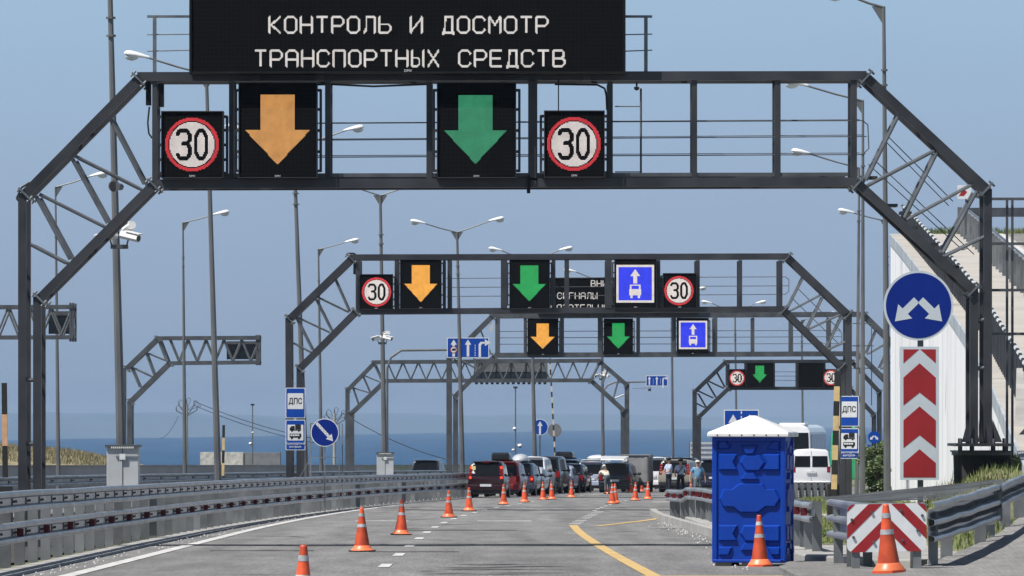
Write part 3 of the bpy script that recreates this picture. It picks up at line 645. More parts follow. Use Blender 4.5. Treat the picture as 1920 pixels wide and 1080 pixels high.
# ================================================================== GANTRIES
def gantry(name, label, s, parts, depth=1.1, m='steel', ties=(), group=None, matmap={}):
    x = [l for k in parts if k == 'column' for l in parts[k]][0]
    o = W(x[0], base_py(s), s); t = thing(name, label, 'gantry', o, group)
    D = Vector((0, depth, 0))
    for k, ls in parts.items():
        mm = matmap.get(k, m)
        if k in ('walkway_rail', 'ladder_rail'):
            mb = MB()
            for l in ls:
                dd = Vector((0, l[5] if len(l) > 5 else .5, 0)); mb.tube(W(l[0], l[1], s) + dd, W(l[2], l[3], s) + dd, l[4] / 2 / s, 5)
            mb.build(k, mm, t); continue
        for l in ls:
            p, q = W(l[0], l[1], s), W(l[2], l[3], s); w = l[4] / s; mb = MB()
            for dv in (Vector(), D):
                if k in ('strut', 'upright'):
                    m2 = MB(); (m2.tube(p + dv, q + dv, w / 2, 7) if k == 'strut' else m2.bar(p + dv, q + dv, w, w, (0, 1, 0))); m2.build(k, mm, t)
                else: mb.bar(p + dv, q + dv, w, w, (0, 1, 0))
            if k in ('strut', 'upright'): continue
            if k in ('column', 'diagonal_chord'):   # lattice between the front and back frames
                n = max(2, int((p - q).length / 1.3))
                for i in range(n):
                    a = p.lerp(q, i / n); b = p.lerp(q, (i + 1) / n); mb.tube(a + (D if i % 2 else Vector()), b + (Vector() if i % 2 else D), .022, 5)
            if k in ('top_chord', 'bottom_chord'):
                n = max(2, int((p - q).length / 1.6))
                for i in range(n + 1):
                    a = p.lerp(q, i / n); mb.bar(a, a + D, .07, .07, (0, 0, 1))
            pt = mb.build(k, mm, t)
            if k in ('diagonal_chord',):           # bolted end flanges
                mb = MB(); d = (q - p).normalized(); nrm = Vector((d.z, 0, -d.x))
                for e, sg in ((p, 1), (q, -1)):
                    for dv in (Vector(), D):
                        cc = e + dv + d * sg * .03
                        mb.bar(cc - nrm * w * .95, cc + nrm * w * .95, .035, w * 1.7, (0, 1, 0)); 
                        for u in (-.8, .8): mb.tube(cc + nrm * w * u - d * .07 + Vector((0, -w * .6, 0)), cc + nrm * w * u + d * .07 + Vector((0, -w * .6, 0)), .022, 6)
                mb.build('flange', 'strut', pt)
    return t
G1, G2, G3, G4, G5 = 104.0, 55.0, 40.0, 32.0, 35.0
b1 = base_py(G1)
g1 = gantry('sign_gantry', 'nearest dark steel sign gantry spanning the whole picture above the road', G1, {
    'top_chord': [(258, 144, 1624, 142, 17)], 'bottom_chord': [(286, 345, 1606, 341, 17)],
    'diagonal_chord': [(262, 146, 45, 366, 17), (290, 344, 72, 562, 16), (1622, 143, 1852, 357, 17), (1606, 342, 1828, 546, 16)],
    'column': [(42, 362, 42, b1, 15), (70, 556, 70, b1, 15), (1852, 354, 1852, 832, 15), (1826, 542, 1826, 832, 15)],
    'strut': [(208, 224, 271, 345, 8), (140, 292, 260, 352, 7), (136, 298, 202, 418, 8), (74, 364, 194, 424, 7), (68, 368, 132, 486, 8), (57, 458, 124, 493, 7),
              (1686, 214, 1624, 338, 7), (1752, 282, 1630, 346, 7), (1758, 284, 1696, 408, 7), (1826, 344, 1700, 412, 7), (1832, 358, 1768, 474, 7), (1846, 444, 1772, 480, 7), (78, 832, 50, 832, 8), (78, 712, 50, 712, 8), (1830, 690, 1846, 690, 8), (1830, 600, 1846, 600, 8)],
    'upright': [(290, 153, 290, 338, 9), (434, 153, 434, 338, 9), (615, 153, 615, 338, 11), (805, 153, 805, 338, 11), (999, 150, 999, 338, 17), (1144, 153, 1144, 338, 10), (1302, 150, 1302, 334, 10), (1458, 150, 1458, 334, 11), (1601, 150, 1601, 334, 11)],
    'walkway_deck': [(300, 329, 1590, 327, 7)],
    'walkway_rail': [(440, 228, 1622, 222, 2.2, .75), (440, 260, 1630, 252, 2.2, .75), (440, 292, 1622, 286, 2.2, .75), (1622, 222, 1632, 230, 2.2, .75), (1632, 230, 1634, 275, 2.2, .75), (1634, 275, 1622, 286, 2.2, .75),
                     (440, 226, 1618, 219, 1.6, 1.0), (440, 257, 1626, 248, 1.6, 1.0), (440, 288, 1618, 282, 1.6, 1.0)],
    'ladder_rail': [(1666, 252, 1790, 376, 2, .4), (1662, 262, 1782, 384, 2, .4), (1640, 296, 1830, 476, 2, .4), (1634, 304, 1812, 466, 2, .9), (1812, 466, 1822, 462, 2, .9)],
}, depth=.95, matmap={'strut': 'strut', 'walkway_rail': 'steel_mid', 'ladder_rail': 'steel_mid', 'walkway_deck': 'steel_mid'})
for (x, y) in ((1636, 332), (1674, 384), (1712, 426), (1750, 458), (1790, 500), (1700, 398)): mb = MB(); mb.box(W(x, y, G1) + Vector((0, .4, 0)), (.2, .5, .05)); mb.build('step', 'steel', g1)
mb = MB(); mb.tube(W(991, 330, G1) + Vector((0, -.15, 0)), W(991, 363, G1) + Vector((0, -.15, 0)), .035, 8); mb.tube(W(1047, 150, G1) + Vector((0, -.12, 0)), W(1047, 330, G1) + Vector((0, -.12, 0)), .012, 6); mb.build('drain_pipe', 'black', g1)
mb = MB(); mb.box(W(278, 175, G1) + Vector((0, .1, 0)), (.09, .2, .42)); mb.box(W(302, 178, G1) + Vector((0, .1, 0)), (.09, .2, .42)); mb.build('control_box', 'black', g1)
mb = MB(); mb.path([W(280, 200, G1), W(277, 230, G1), W(279, 250, G1), W(285, 259, G1)], .018, 6); mb.path([W(42, 385, G1), W(31, 372, G1), W(40, 352, G1), W(56, 342, G1)], .02, 6)
mb.path([W(455, 158, G1), W(520, 161, G1), W(620, 158, G1), W(700, 162, G1), W(800, 158, G1)], .02, 6); mb.path([W(1040, 158, G1), W(1120, 159, G1), W(1134, 166, G1), W(1137, 180, G1), W(1138, 206, G1)], .02, 6); mb.build('cable', 'rubber', g1)
# railing stubs of the service platform behind the message board
mb = MB()
for (xa, xb, xp) in ((276, 356, 290), (1172, 1223, 1211)):
    mb.bar(W(xa, 31, G1), W(xb, 31, G1), .045); mb.tube(W(xa, 65, G1), W(xb, 64, G1), .012, 6); mb.tube(W(xa, 96, G1), W(xb, 94, G1), .012, 6); mb.bar(W(xp, 30, G1), W(xp, 136, G1), .065)
mb.tube(W(1204, 160, G1) + Vector((0, 1, 0)), W(1204, 330, G1) + Vector((0, 1, 0)), .022, 6)
for y in (194, 318): mb.tube(W(1155, y, G1) + Vector((0, 1, 0)), W(1204, y, G1) + Vector((0, 1, 0)), .012, 6)
mb.build('platform_railing', 'strut', g1)
# base plates and footing at the right leg
mb = MB(); c = W(1843, 832, G1) + Vector((0, .6, 0))
mb.box(c + Vector((0, 0, -.02)), (1.05, 2.0, .05)); mb.box(c + Vector((0, 0, -.14)), (.95, 1.9, .03)); mb.build('base_plate', 'steel', g1)
for x in (1800, 1822, 1862, 1884):
    for dx, dy in ((0, -.2), (6, .9)): mb = MB(); mb.tube(W(x + dx, 848, G1) + Vector((0, dy, 0)), W(x + dx, 822, G1) + Vector((0, dy, 0)), .03, 6); mb.build('anchor_bolt', 'steel_mid', g1)
for (a, b, dx) in ((1806, 1817, -1), (1838, 1834, 1), (1842, 1839, -1), (1878, 1860, 1), (1864, 1859, 1)):
    for dy in (-.14, .3): mb = MB(); mb.prism([W(a, 829, G1) + Vector((0, dy, 0)), W(b, 829, G1) + Vector((0, dy, 0)), W(b, 786, G1) + Vector((0, dy, 0))], (0, .02, 0)); mb.build('gusset', 'steel', g1)
c = W(1846, 912, G1) + Vector((0, .6, 0)); t = thing('gantry_footing', 'dark concrete drum footing under the right leg of the nearest gantry', 'footing', c)
mb = MB(); mb.lathe([(0.0, -.3), (.5, -.3), (.52, .56), (.0, .56)], c, 24); mb.build('drum', mat('footing_concrete', (.028, .028, .03, 1), .85, col2=(.018, .018, .02, 1), scale=2, detail=9), t)
mb = MB(); mb.lathe([(0, .56), (.55, .56), (.55, .62), (0, .62)], c, 24); mb.build('cap', 'steel_mid', t)
# barred side frame to the right of the right leg
t = thing('access_frame', 'barred steel access frame at the right edge beside the near gantry leg', 'access frame', W(1890, base_py(100), 100))
mb = MB()
for y in (373, 457, 544, 626): mb.bar(W(1860, y, 102), W(1990, y, 102), .05)
for x in (1889, 1899, 1990): mb.bar(W(x, 373, 102) + Vector((0, .1, 0)), W(x, 960, 102) + Vector((0, .1, 0)), .045)
mb.build('frame', 'steel_mid', t)

g2 = gantry('sign_gantry', 'second sign gantry with arrow, bus lane and two 30 panels across the middle', G2, {
    'top_chord': [(656, 482, 1478, 480, 10)], 'bottom_chord': [(668, 584, 1470, 579, 10)],
    'diagonal_chord': [(660, 484, 541, 599, 12), (668, 583, 560, 692, 11), (1476, 481, 1592, 591, 12), (1469, 580, 1579, 689, 11)],
    'column': [(541, 596, 543, base_py(G2), 12), (562, 689, 562, base_py(G2), 12), (1591, 588, 1591, base_py(G2), 12), (1578, 687, 1578, base_py(G2), 12)],
    'strut': [(627, 520, 655, 583, 4.5), (594, 556, 652, 584, 4), (592, 560, 622, 620, 4.5), (556, 594, 616, 622, 4), (556, 597, 586, 656, 4.5), (550, 643, 582, 660, 4),
              (1507, 519, 1475, 582, 4), (1541, 552, 1480, 584, 4), (1544, 556, 1513, 618, 4), (1578, 589, 1515, 618, 4), (1580, 592, 1550, 652, 4), (1588, 640, 1552, 656, 4)],
    'upright': [(672, 488, 672, 580, 10), (744, 488, 744, 580, 8), (843, 488, 843, 578, 8), (833, 488, 833, 578, 5), (945, 488, 945, 578, 12), (1038, 488, 1038, 578, 7), (1063, 476, 1063, 588, 8), (1141, 488, 1141, 578, 12), (1234, 488, 1234, 578, 8), (1308, 488, 1308, 578, 8), (1388, 488, 1388, 578, 7), (1463, 488, 1463, 578, 8)],
    'walkway_rail': [(830, 521, 1474, 518, 1.4, .7), (830, 538, 1481, 535, 1.4, .7), (830, 555, 1474, 551, 1.4, .7), (1474, 518, 1481, 523, 1.4, .7), (1481, 523, 1481, 545, 1.4, .7), (1481, 545, 1474, 551, 1.4, .7)],
    'ladder_rail': [(1497, 540, 1578, 620, 1.5, .5), (1486, 558, 1576, 646, 1.5, .5), (1600, 606, 1640, 606, 2, .5), (1600, 648, 1640, 648, 2, .5), (1600, 690, 1640, 690, 2, .5), (1636, 606, 1636, 760, 2, .5)],
}, depth=1.35, m='steel', matmap={'strut': 'strut', 'walkway_rail': 'steel_mid', 'ladder_rail': 'steel_mid', 'walkway_deck': 'steel_mid'})
for (x, y) in ((1500, 604), (1524, 630), (1538, 642), (1552, 660), (1566, 674)): mb = MB(); mb.box(W(x, y, G2) + Vector((0, .5, 0)), (.18, .4, .04)); mb.build('step', 'steel', g2)
mb = MB(); mb.path([W(648, 482, G2), W(652, 475, G2), W(664, 475, G2), W(672, 482, G2)], .03, 6); mb.box(W(668, 502, G2), (.2, .15, .45)); mb.build('cable_box', 'black', g2)
mb = MB(); mb.bar(W(543, 890, G2) + Vector((0, -.3, 0)), W(562, 890, G2) + Vector((0, -.3, 0)), .1); mb.build('tie', 'steel', g2)
g3 = gantry('sign_gantry', 'third sign gantry with smaller arrow and bus lane panels below the second one', G3, {
    'top_chord': [(922, 592, 1622, 589, 9)], 'bottom_chord': [(927, 666, 1610, 663, 9)],
    'diagonal_chord': [(924, 592, 843, 672, 9), (928, 667, 851, 745, 8), (1620, 590, 1702, 670, 9), (1612, 664, 1690, 742, 8)],
    'column': [(842, 670, 842, base_py(G3), 10), (854, 743, 854, base_py(G3), 9), (1702, 668, 1702, base_py(G3), 9), (1690, 740, 1690, base_py(G3), 9)],
    'strut': [(900, 617, 921, 664, 3), (876, 642, 918, 664, 3), (875, 644, 897, 690, 3), (852, 668, 893, 691, 3), (852, 672, 872, 716, 3), (1646, 614, 1625, 662, 3), (1670, 640, 1628, 664, 3), (1672, 642, 1650, 690, 3), (1694, 664, 1654, 692, 3)],
    'upright': [(933, 596, 933, 662, 9), (985, 596, 985, 662, 6), (1054, 596, 1054, 662, 7), (1125, 596, 1125, 662, 7), (1197, 596, 1197, 662, 6), (1264, 596, 1264, 662, 7), (1341, 596, 1341, 662, 8), (1412, 596, 1412, 662, 5), (1484, 596, 1484, 662, 6), (1555, 596, 1555, 662, 6)],
    'walkway_rail': [(935, 621, 1574, 619, 1.3, .7), (935, 633, 1580, 631, 1.3, .7), (935, 645, 1574, 644, 1.3, .7), (1574, 619, 1580, 624, 1.2, .7), (1580, 624, 1580, 640, 1.2, .7), (1580, 640, 1574, 644, 1.2, .7)],
    'ladder_rail': [(1656, 668, 1740, 668, 1.5, .5), (1640, 700, 1700, 700, 1.5, .5)],
}, depth=1.35, m='steel_mid', matmap={'strut': 'strut'})
mb = MB(); mb.box(W(922, 614, G3), (.16, .15, .4)); mb.build('control_box', 'cabinet', g3)
g4 = gantry('sign_gantry', 'far right sign gantry with one green arrow and a blank panel', G4, {
    'top_chord': [(1360, 678, 1600, 677, 6)], 'bottom_chord': [(1366, 728, 1596, 728, 6)],
    'diagonal_chord': [(1362, 678, 1303, 735, 7), (1367, 728, 1311, 782, 7), (1598, 678, 1650, 735, 6), (1594, 728, 1640, 778, 6)],
    'column': [(1303, 733, 1303, base_py(G4), 7), (1311, 780, 1311, base_py(G4), 7), (1650, 733, 1650, base_py(G4), 6), (1640, 777, 1640, base_py(G4), 6)],
    'strut': [(1345, 698, 1360, 726, 2.2), (1328, 714, 1358, 728, 2.2), (1326, 716, 1343, 745, 2.2), (1308, 732, 1338, 746, 2.2), (1310, 738, 1325, 764, 2.2), (1306, 756, 1322, 764, 2.2)],
    'upright': [(1365, 680, 1365, 726, 6), (1399, 680, 1399, 726, 4), (1451, 680, 1451, 726, 4), (1496, 680, 1496, 726, 5), (1546, 680, 1546, 726, 4)],
    'walkway_rail': [(1370, 697, 1580, 697, 1, .6), (1370, 705, 1580, 705, 1, .6), (1370, 713, 1580, 713, 1, .6)]}, depth=1.3, m='steel')
# lattice girders
def lattice(x0, x1, yt, yb, n, w):
    out = []
    st = (x1 - x0) / n
    for i in range(n):
        out += [(x0 + i * st, yt, x0 + (i + .5) * st, yb, w), (x0 + (i + .5) * st, yb, x0 + (i + 1) * st, yt, w)]
    return out
g5 = gantry('lattice_gantry', 'lattice girder gantry behind the queue, grey back of a message board on it', G5, {
    'top_chord': [(700, 679, 1126, 676, 7)], 'bottom_chord': [(720, 714, 1110, 713, 7)],
    'diagonal_chord': [(702, 680, 651, 732, 7), (722, 714, 658, 776, 8), (1124, 677, 1176, 722, 7), (1108, 713, 1170, 770, 8)],
    'column': [(651, 730, 651, base_py(G5), 7), (659, 774, 659, base_py(G5), 8), (1176, 720, 1176, base_py(G5), 8), (1168, 768, 1168, base_py(G5), 7)],
    'strut': lattice(726, 1104, 679, 712, 13, 2.6) + [(702, 682, 716, 712, 5), (1126, 678, 1108, 712, 5), (680, 704, 694, 736, 3), (680, 703, 712, 716, 2.5), (658, 726, 691, 736, 2.5), (662, 728, 672, 758, 3), (1140, 692, 1128, 726, 3), (1160, 712, 1150, 748, 3), (1150, 748, 1170, 740, 2.5)]}, depth=1.2, m='steel_mid', matmap={'strut': 'strut'})
t = thing('message_board', 'grey back of a large message board mounted on the lattice gantry', 'message board', W(957, 718, G5) + Vector((0, 1.5, 0)))
mb = MB(); a = W(888, 716, G5); b = W(1027, 672, G5); cc = (a + b) / 2 + Vector((0, 1.75, 0)); mb.box(cc, (b.x - a.x, .4, b.z - a.z)); mb.build('housing', 'sign_back', t)
mb = MB()
for k in range(5): mb.bar(Vector((a.x + (b.x - a.x) * (k + .5) / 5, cc.y - .22, a.z)), Vector((a.x + (b.x - a.x) * (k + .5) / 5, cc.y - .22, b.z)), .05)
mb.bar(Vector((a.x, cc.y - .23, cc.z - .1)), Vector((b.x, cc.y - .23, cc.z - .1)), .05)
for k in range(14): mb.box((a.x + (b.x - a.x) * (k + .5) / 14, cc.y, a.z - .06), (.16, .2, .12))
mb.build('back_rib', 'steel_mid', t)
G6 = 42.0
g6 = gantry('cantilever_gantry', 'lattice cantilever sign support left of centre, ending in a small dark panel', G6, {
    'top_chord': [(294, 634, 487, 633, 7)], 'bottom_chord': [(314, 681, 487, 679, 7)],
    'diagonal_chord': [(296, 634, 236, 692, 8), (318, 680, 243, 754, 8)],
    'column': [(229, 690, 229, base_py(G6), 9), (243, 752, 243, base_py(G6), 9), (486, 628, 486, 684, 3), (481, 628, 481, 684, 3)],
    'strut': lattice(318, 486, 637, 677, 5, 3) + [(298, 636, 314, 678, 7), (274, 662, 290, 706, 4), (276, 662, 310, 676, 3), (246, 688, 262, 726, 4), (250, 690, 284, 706, 3)]}, depth=1.2, m='steel_mid', matmap={'strut': 'strut'})
G7 = 52.0
g7 = gantry('cantilever_gantry', 'lattice cantilever sign support entering from the left edge of the picture', G7, {
    'top_chord': [(-160, 576, 137, 575, 7)], 'bottom_chord': [(-160, 633, 137, 632, 7)],
    'column': [(-160, 570, -160, base_py(G7), 12), (137, 568, 137, 640, 4), (132, 568, 132, 640, 4)],
    'strut': lattice(-146, 134, 579, 629, 7, 4)}, depth=1.2, m='steel_mid', matmap={'strut': 'strut'})
for s, x0, y0, x1, y1, lb in ((G6, 422, 639, 483, 673, 'dark back of a sign panel at the tip of the cantilever left of centre'), (G7, 85, 582, 133, 625, 'dark back of a sign panel on the cantilever at the left edge')):
    a = W(x0, y1, s); b = W(x1, y0, s); cc = (a + b) / 2 + Vector((0, 1.5, 0)); t = thing('rear_facing_sign', lb, 'sign', Vector((cc.x, cc.y, a.z)))
    mb = MB(); mb.box(cc, (b.x - a.x, .1, b.z - a.z)); mb.build('panel', mat('panel_back', (.075, .085, .10, 1), .6, var=.15, scale=2), t)
    mb = MB(); mb.bar(Vector((a.x, cc.y - .08, cc.z)), Vector((b.x, cc.y - .08, cc.z)), .05); mb.bar(Vector((a.x, cc.y - .08, b.z - .15)), Vector((b.x, cc.y - .08, b.z - .15)), .05); mb.build('back_rib', 'steel_mid', t)

# ================================================================== LED PANELS
def dots(parent, front_y, cx, cz, pitch, func, nx, ny, size=.78, name='lit_dots'):
    # func(u, v) with u, v in metres from the panel centre -> material key or None
    groups = {}
    for j in range(ny):
        for i in range(nx):
            u = (i - (nx - 1) / 2) * pitch; v = (j - (ny - 1) / 2) * pitch; k = func(u, v)
            if k: groups.setdefault(k, []).append((cx + u, cz + v))
    h = pitch * size / 2
    for k, ps in groups.items():
        mb = MB()
        for (x, z) in ps: mb.add([(x - h, front_y, z - h), (x + h, front_y, z - h), (x + h, front_y, z + h), (x - h, front_y, z + h)], [(0, 1, 2, 3)])
        mb.build(name, k, parent)
def seg_d(p, a, b):
    ax, ay = a; bx, by = b; px, py = p; dx, dy = bx - ax, by - ay; L = dx * dx + dy * dy
    t = 0 if L == 0 else max(0, min(1, ((px - ax) * dx + (py - ay) * dy) / L))
    return math.hypot(px - ax - t * dx, py - ay - t * dy)
def near(p, lines, r): return any(seg_d(p, a, b) < r for l in lines for a, b in zip(l, l[1:]))
D3 = [[(-.15, .88), (-.02, 1), (.6, 1), (.82, .85), (.82, .66), (.6, .53), (.3, .53)], [(.6, .53), (.84, .38), (.84, .15), (.6, 0), (0, 0), (-.15, .12)]]
D0 = [[(.25, 0), (.6, 0), (.85, .22), (.85, .78), (.6, 1), (.25, 1), (0, .78), (0, .22), (.25, 0)]]
def f_thirty(R):
    hgt = R * 1.0; wd = R * .46
    def place(g, x): return [[(x + a * wd, -hgt / 2 + b * hgt) for a, b in l] for l in g]
    L = place(D3, -R * .46) + place(D0, R * .14)
    def fn(u, v):
        r = math.hypot(u, v)
        if r > R: return None
        if r > R * .875: return 'l_red'
        if r > R * .835: return None
        return None if near((u, v), L, R * .075) else 'l_white'
    return fn
def f_arrow(w, h, sw, sh, key):     # downwards arrow: shaft width sw, shaft height sh
    def fn(u, v):
        y = h / 2 - v
        if y < 0 or y > h: return None
        if y < sh: return key if abs(u) < sw / 2 else None
        return key if abs(u) < w / 2 * (1 - (y - sh) / (h - sh)) else None
    return fn
def f_bus(S):
    def fn(u, v):
        a, b = u / S * 2, v / S * 2
        if abs(a) > 1 or abs(b) > 1: return None
        if abs(a) > .90 or abs(b) > .90: return 'l_white'
        if .42 < b < .78 and abs(a) < .26 * (.78 - b) / .36: return 'l_white'
        if .02 < b <= .45 and abs(a) < .11: return 'l_white'
        if -.62 < b < -.05 and abs(a) < (.31 if b < -.28 else .28): return 'l_blue' if (-.29 < b < -.12 and abs(a) < .21) else 'l_white'
        if -.76 < b <= -.62 and .15 < abs(a) < .27: return 'l_white'
        return 'l_blue'
    return fn
def panel(label, s, x0, y0, x1, y1, func, pitch, fc=None, fs=None, group=None, brackets=True, cat='traffic signal', name='lane_signal', mark=True, off=.32, size=.78):
    s2 = F / (F / s - off); a = W(x0, y1, s2); b = W(x1, y0, s2); c = (a + b) / 2
    t = thing(name, label, cat, Vector((c.x, c.y, a.z)), group); w, h = b.x - a.x, b.z - a.z
    mb = MB(); mb.box(c + Vector((0, .16, 0)), (w, .3, h)); mb.build('housing', 'black', t)
    mb = MB()
    for sx_ in (-1, 1): mb.box(c + Vector((sx_ * (w / 2 - .006), -.022, 0)), (.012, .02, h - .002))
    mb.box(c + Vector((0, -.022, h / 2 - .008)), (w - .03, .02, .014)); mb.box(c + Vector((0, -.022, -h / 2 + .008)), (w - .03, .02, .014)); mb.build('rim', 'steel', t)
    mb = MB(); mb.box(c + Vector((0, .005, 0)), (w - .04, .02, h - .04)); f_ = mb.build('display', 'face', t)
    if func:
        q = W(fc[0], fc[1], s2)
        dots(f_, c.y - .009, q.x, q.z, pitch, func, int(fs[0] / pitch) + 2, int(fs[1] / pitch) + 2, size)
    if mark: text_mesh('maker_mark', 'DMV', .05, 'sign_white', t, (c.x, c.y - .036, a.z + .02))
    if brackets:
        for sx_ in (-1, 1):
            mb = MB(); x = c.x + sx_ * (w / 2 + .055); mb.box((x, c.y + .2, c.z), (.045, .12, h * .86))
            for zz in (-.42, -.22, 0, .22, .42): mb.box((x - sx_ * .025, c.y + .16, c.z + zz * h), (.07, .08, .05))
            mb.build('bracket', 'steel', t)
    return t
gs = 'electronic panels on the sign gantries'
R1 = 50.5 / G1
panel('left 30 speed panel on the nearest gantry, beside the dim orange arrow', G1, 302, 208, 419, 334, f_thirty(R1), .0192, (360, 271), (1, 1), gs, name='speed_limit_panel', cat='speed sign')
panel('right 30 speed panel on the nearest gantry, right of the big green arrow', G1, 1020, 207, 1134, 333, f_thirty(R1), .0192, (1076, 270), (1, 1), gs, name='speed_limit_panel', cat='speed sign')
panel('large panel with orange down arrow on the nearest gantry', G1, 447, 154, 595, 334, f_arrow(1.17, 1.25, .61, .63, 'l_amber1'), .0192, (520.5, 243.5), (1.2, 1.27), gs)
panel('large panel with dim green down arrow on the nearest gantry', G1, 819, 154, 968, 334, f_arrow(1.15, 1.24, .61, .63, 'l_green1'), .0192, (891.5, 242.5), (1.2, 1.27), gs)
R2 = 27.2 / G2
panel('30 speed panel at the left end of the second gantry', G2, 674, 514, 737, 580, f_thirty(R2), .0192, (706, 547.5), (1, 1), gs, name='speed_limit_panel', cat='speed sign', size=.86)
panel('30 speed panel right of the bus lane panel on the second gantry', G2, 1243, 512, 1306, 578, f_thirty(R2), .0192, (1273, 545), (1, 1), gs, name='speed_limit_panel', cat='speed sign', size=.86)
panel('bright orange down arrow panel on the second gantry', G2, 750, 486, 828, 579, f_arrow(1.14, 1.25, .62, .62, 'l_amber'), .0192, (789, 532), (1.2, 1.27), gs, size=.86)
panel('bright green down arrow panel on the second gantry', G2, 955, 486, 1031, 579, f_arrow(1.14, 1.22, .6, .62, 'l_green'), .0192, (992.5, 531.5), (1.2, 1.27), gs, size=.86)
panel('blue bus lane panel with white arrow on the second gantry', G2, 1152, 485, 1231, 578, f_bus(1.27), .0192, (1191, 532), (1.3, 1.3), gs, size=.86)
panel('small orange down arrow panel on the third gantry', G3, 989, 597, 1047, 666, f_arrow(1.13, 1.2, .6, .62, 'l_amber'), .024, (1017.5, 630.5), (1.2, 1.25), gs, size=.86)
panel('small green down arrow panel on the third gantry', G3, 1132, 597, 1187, 665, f_arrow(1.08, 1.2, .6, .62, 'l_green'), .024, (1159.5, 630), (1.2, 1.25), gs, size=.86)
panel('small blue bus lane panel on the third gantry', G3, 1269, 596, 1329, 664, f_bus(1.3), .026, (1299.5, 628), (1.35, 1.35), gs, size=.86)
panel('30 speed panel at the left end of the far right gantry', G4, 1367, 692, 1398, 727, f_thirty(14.3 / G4), .03, (1382, 709), (1, 1), gs, name='speed_limit_panel', cat='speed sign', mark=False, size=.86)
panel('30 speed panel at the right of the far gantry, partly behind the striped boom', G4, 1545, 692, 1576, 727, f_thirty(14.3 / G4), .03, (1558, 708), (1, 1), gs, name='speed_limit_panel', cat='speed sign', mark=False, size=.86)
panel('tiny green down arrow panel on the far right gantry', G4, 1401, 680, 1450, 727, f_arrow(.86, .98, .5, .5, 'l_green'), .03, (1424.5, 701.5), (1.0, 1.0), gs, mark=False, size=.86)
panel('blank unlit black panel on the far right gantry', G4, 1497, 680, 1545, 727, None, .03, None, None, gs, mark=False)
# message boards
GL = {
 'К': [[(0, 0), (0, 1)], [(1, 1), (.12, .5), (1, 0)]], 'О': [[(.2, 0), (.8, 0), (1, .15), (1, .85), (.8, 1), (.2, 1), (0, .85), (0, .15), (.2, 0)]],
 'Н': [[(0, 0), (0, 1)], [(1, 0), (1, 1)], [(0, .5), (1, .5)]], 'Т': [[(0, 1), (1, 1)], [(.5, 0), (.5, 1)]],
 'Р': [[(0, 0), (0, 1), (.8, 1), (1, .87), (1, .6), (.8, .45), (0, .45)]], 'Л': [[(0, 0), (.18, .12), (.25, .4), (.25, 1), (1, 1), (1, 0)]],
 'Ь': [[(0, 1), (0, 0), (.8, 0), (1, .13), (1, .4), (.8, .54), (0, .54)]], 'И': [[(0, 1), (0, 0)], [(0, .08), (1, .92)], [(1, 1), (1, 0)]],
 'Д': [[(.05, -.12), (.05, 0), (1.05, 0), (1.05, -.12)], [(.2, 0), (.27, 1), (.95, 1), (.95, 0)]], 'С': [[(1, .8), (1, .87), (.8, 1), (.2, 1), (0, .85), (0, .15), (.2, 0), (.8, 0), (1, .13), (1, .2)]],
 'М': [[(0, 0), (0, 1), (.5, .5), (1, 1), (1, 0)]], 'А': [[(0, 0), (0, .87), (.2, 1), (.8, 1), (1, .87), (1, 0)], [(0, .45), (1, .45)]],
 'П': [[(0, 0), (0, 1), (1, 1), (1, 0)]], 'Ы': [[(0, 1), (0, 0), (.5, 0), (.66, .13), (.66, .4), (.5, .54), (0, .54)], [(1.05, 0), (1.05, 1)]],
 'Х': [[(0, 0), (1, 1)], [(0, 1), (1, 0)]], 'Е': [[(1, 1), (0, 1), (0, 0), (1, 0)], [(0, .5), (.85, .5)]],
 'В': [[(.75, .52), (.95, .65), (.95, .87), (.75, 1), (0, 1), (0, 0), (.8, 0), (1, .13), (1, .4), (.75, .52), (0, .52)]],
 'Г': [[(0, 0), (0, 1), (1, 1)]], 'Я': [[(1, 0), (1, 1), (.2, 1), (0, .87), (0, .6), (.2, .45), (1, .45)], [(.6, .45), (0, 0)]],
 'З': [[(0, .87), (.2, 1), (.8, 1), (1, .87), (1, .65), (.8, .52), (.4, .52)], [(.8, .52), (1, .4), (1, .13), (.8, 0), (.2, 0), (0, .13)]],
 'Б': [[(1, 1), (0, 1), (0, 0), (.8, 0), (1, .13), (1, .4), (.8, .54), (0, .54)]], 'Ф': [[(.5, 0), (.5, 1)], [(.2, .25), (.8, .25), (1, .4), (1, .7), (.8, .85), (.2, .85), (0, .7), (0, .4), (.2, .25)]],
 '!': [[(.5, .35), (.5, 1)], [(.5, 0), (.5, .05)]], ' ': []}
def led_text(parent, y, x0, z0, txt, pitch, cell=13.95, gw=11, gh=15):
    mb = MB(); h = pitch * (.45 if pitch < .0186 else .49)
    for n, ch in enumerate(txt):
        L = [[(a * (gw - 1.6) + .8, b * (gh - 1.4) + .7) for a, b in l] for l in GL[ch]]
        if not L: continue
        for i in range(-1, gw + 2):
            for j in range(-2, gh + 1):
                if near((i, j), L, .84):
                    x = x0 + (n * cell + i) * pitch; z = z0 + j * pitch; mb.add([(x - h, y, z - h), (x + h, y, z - h), (x + h, y, z + h), (x - h, y, z + h)], [(0, 1, 2, 3)])
    mb.build('lit_letters', 'l_text', parent)
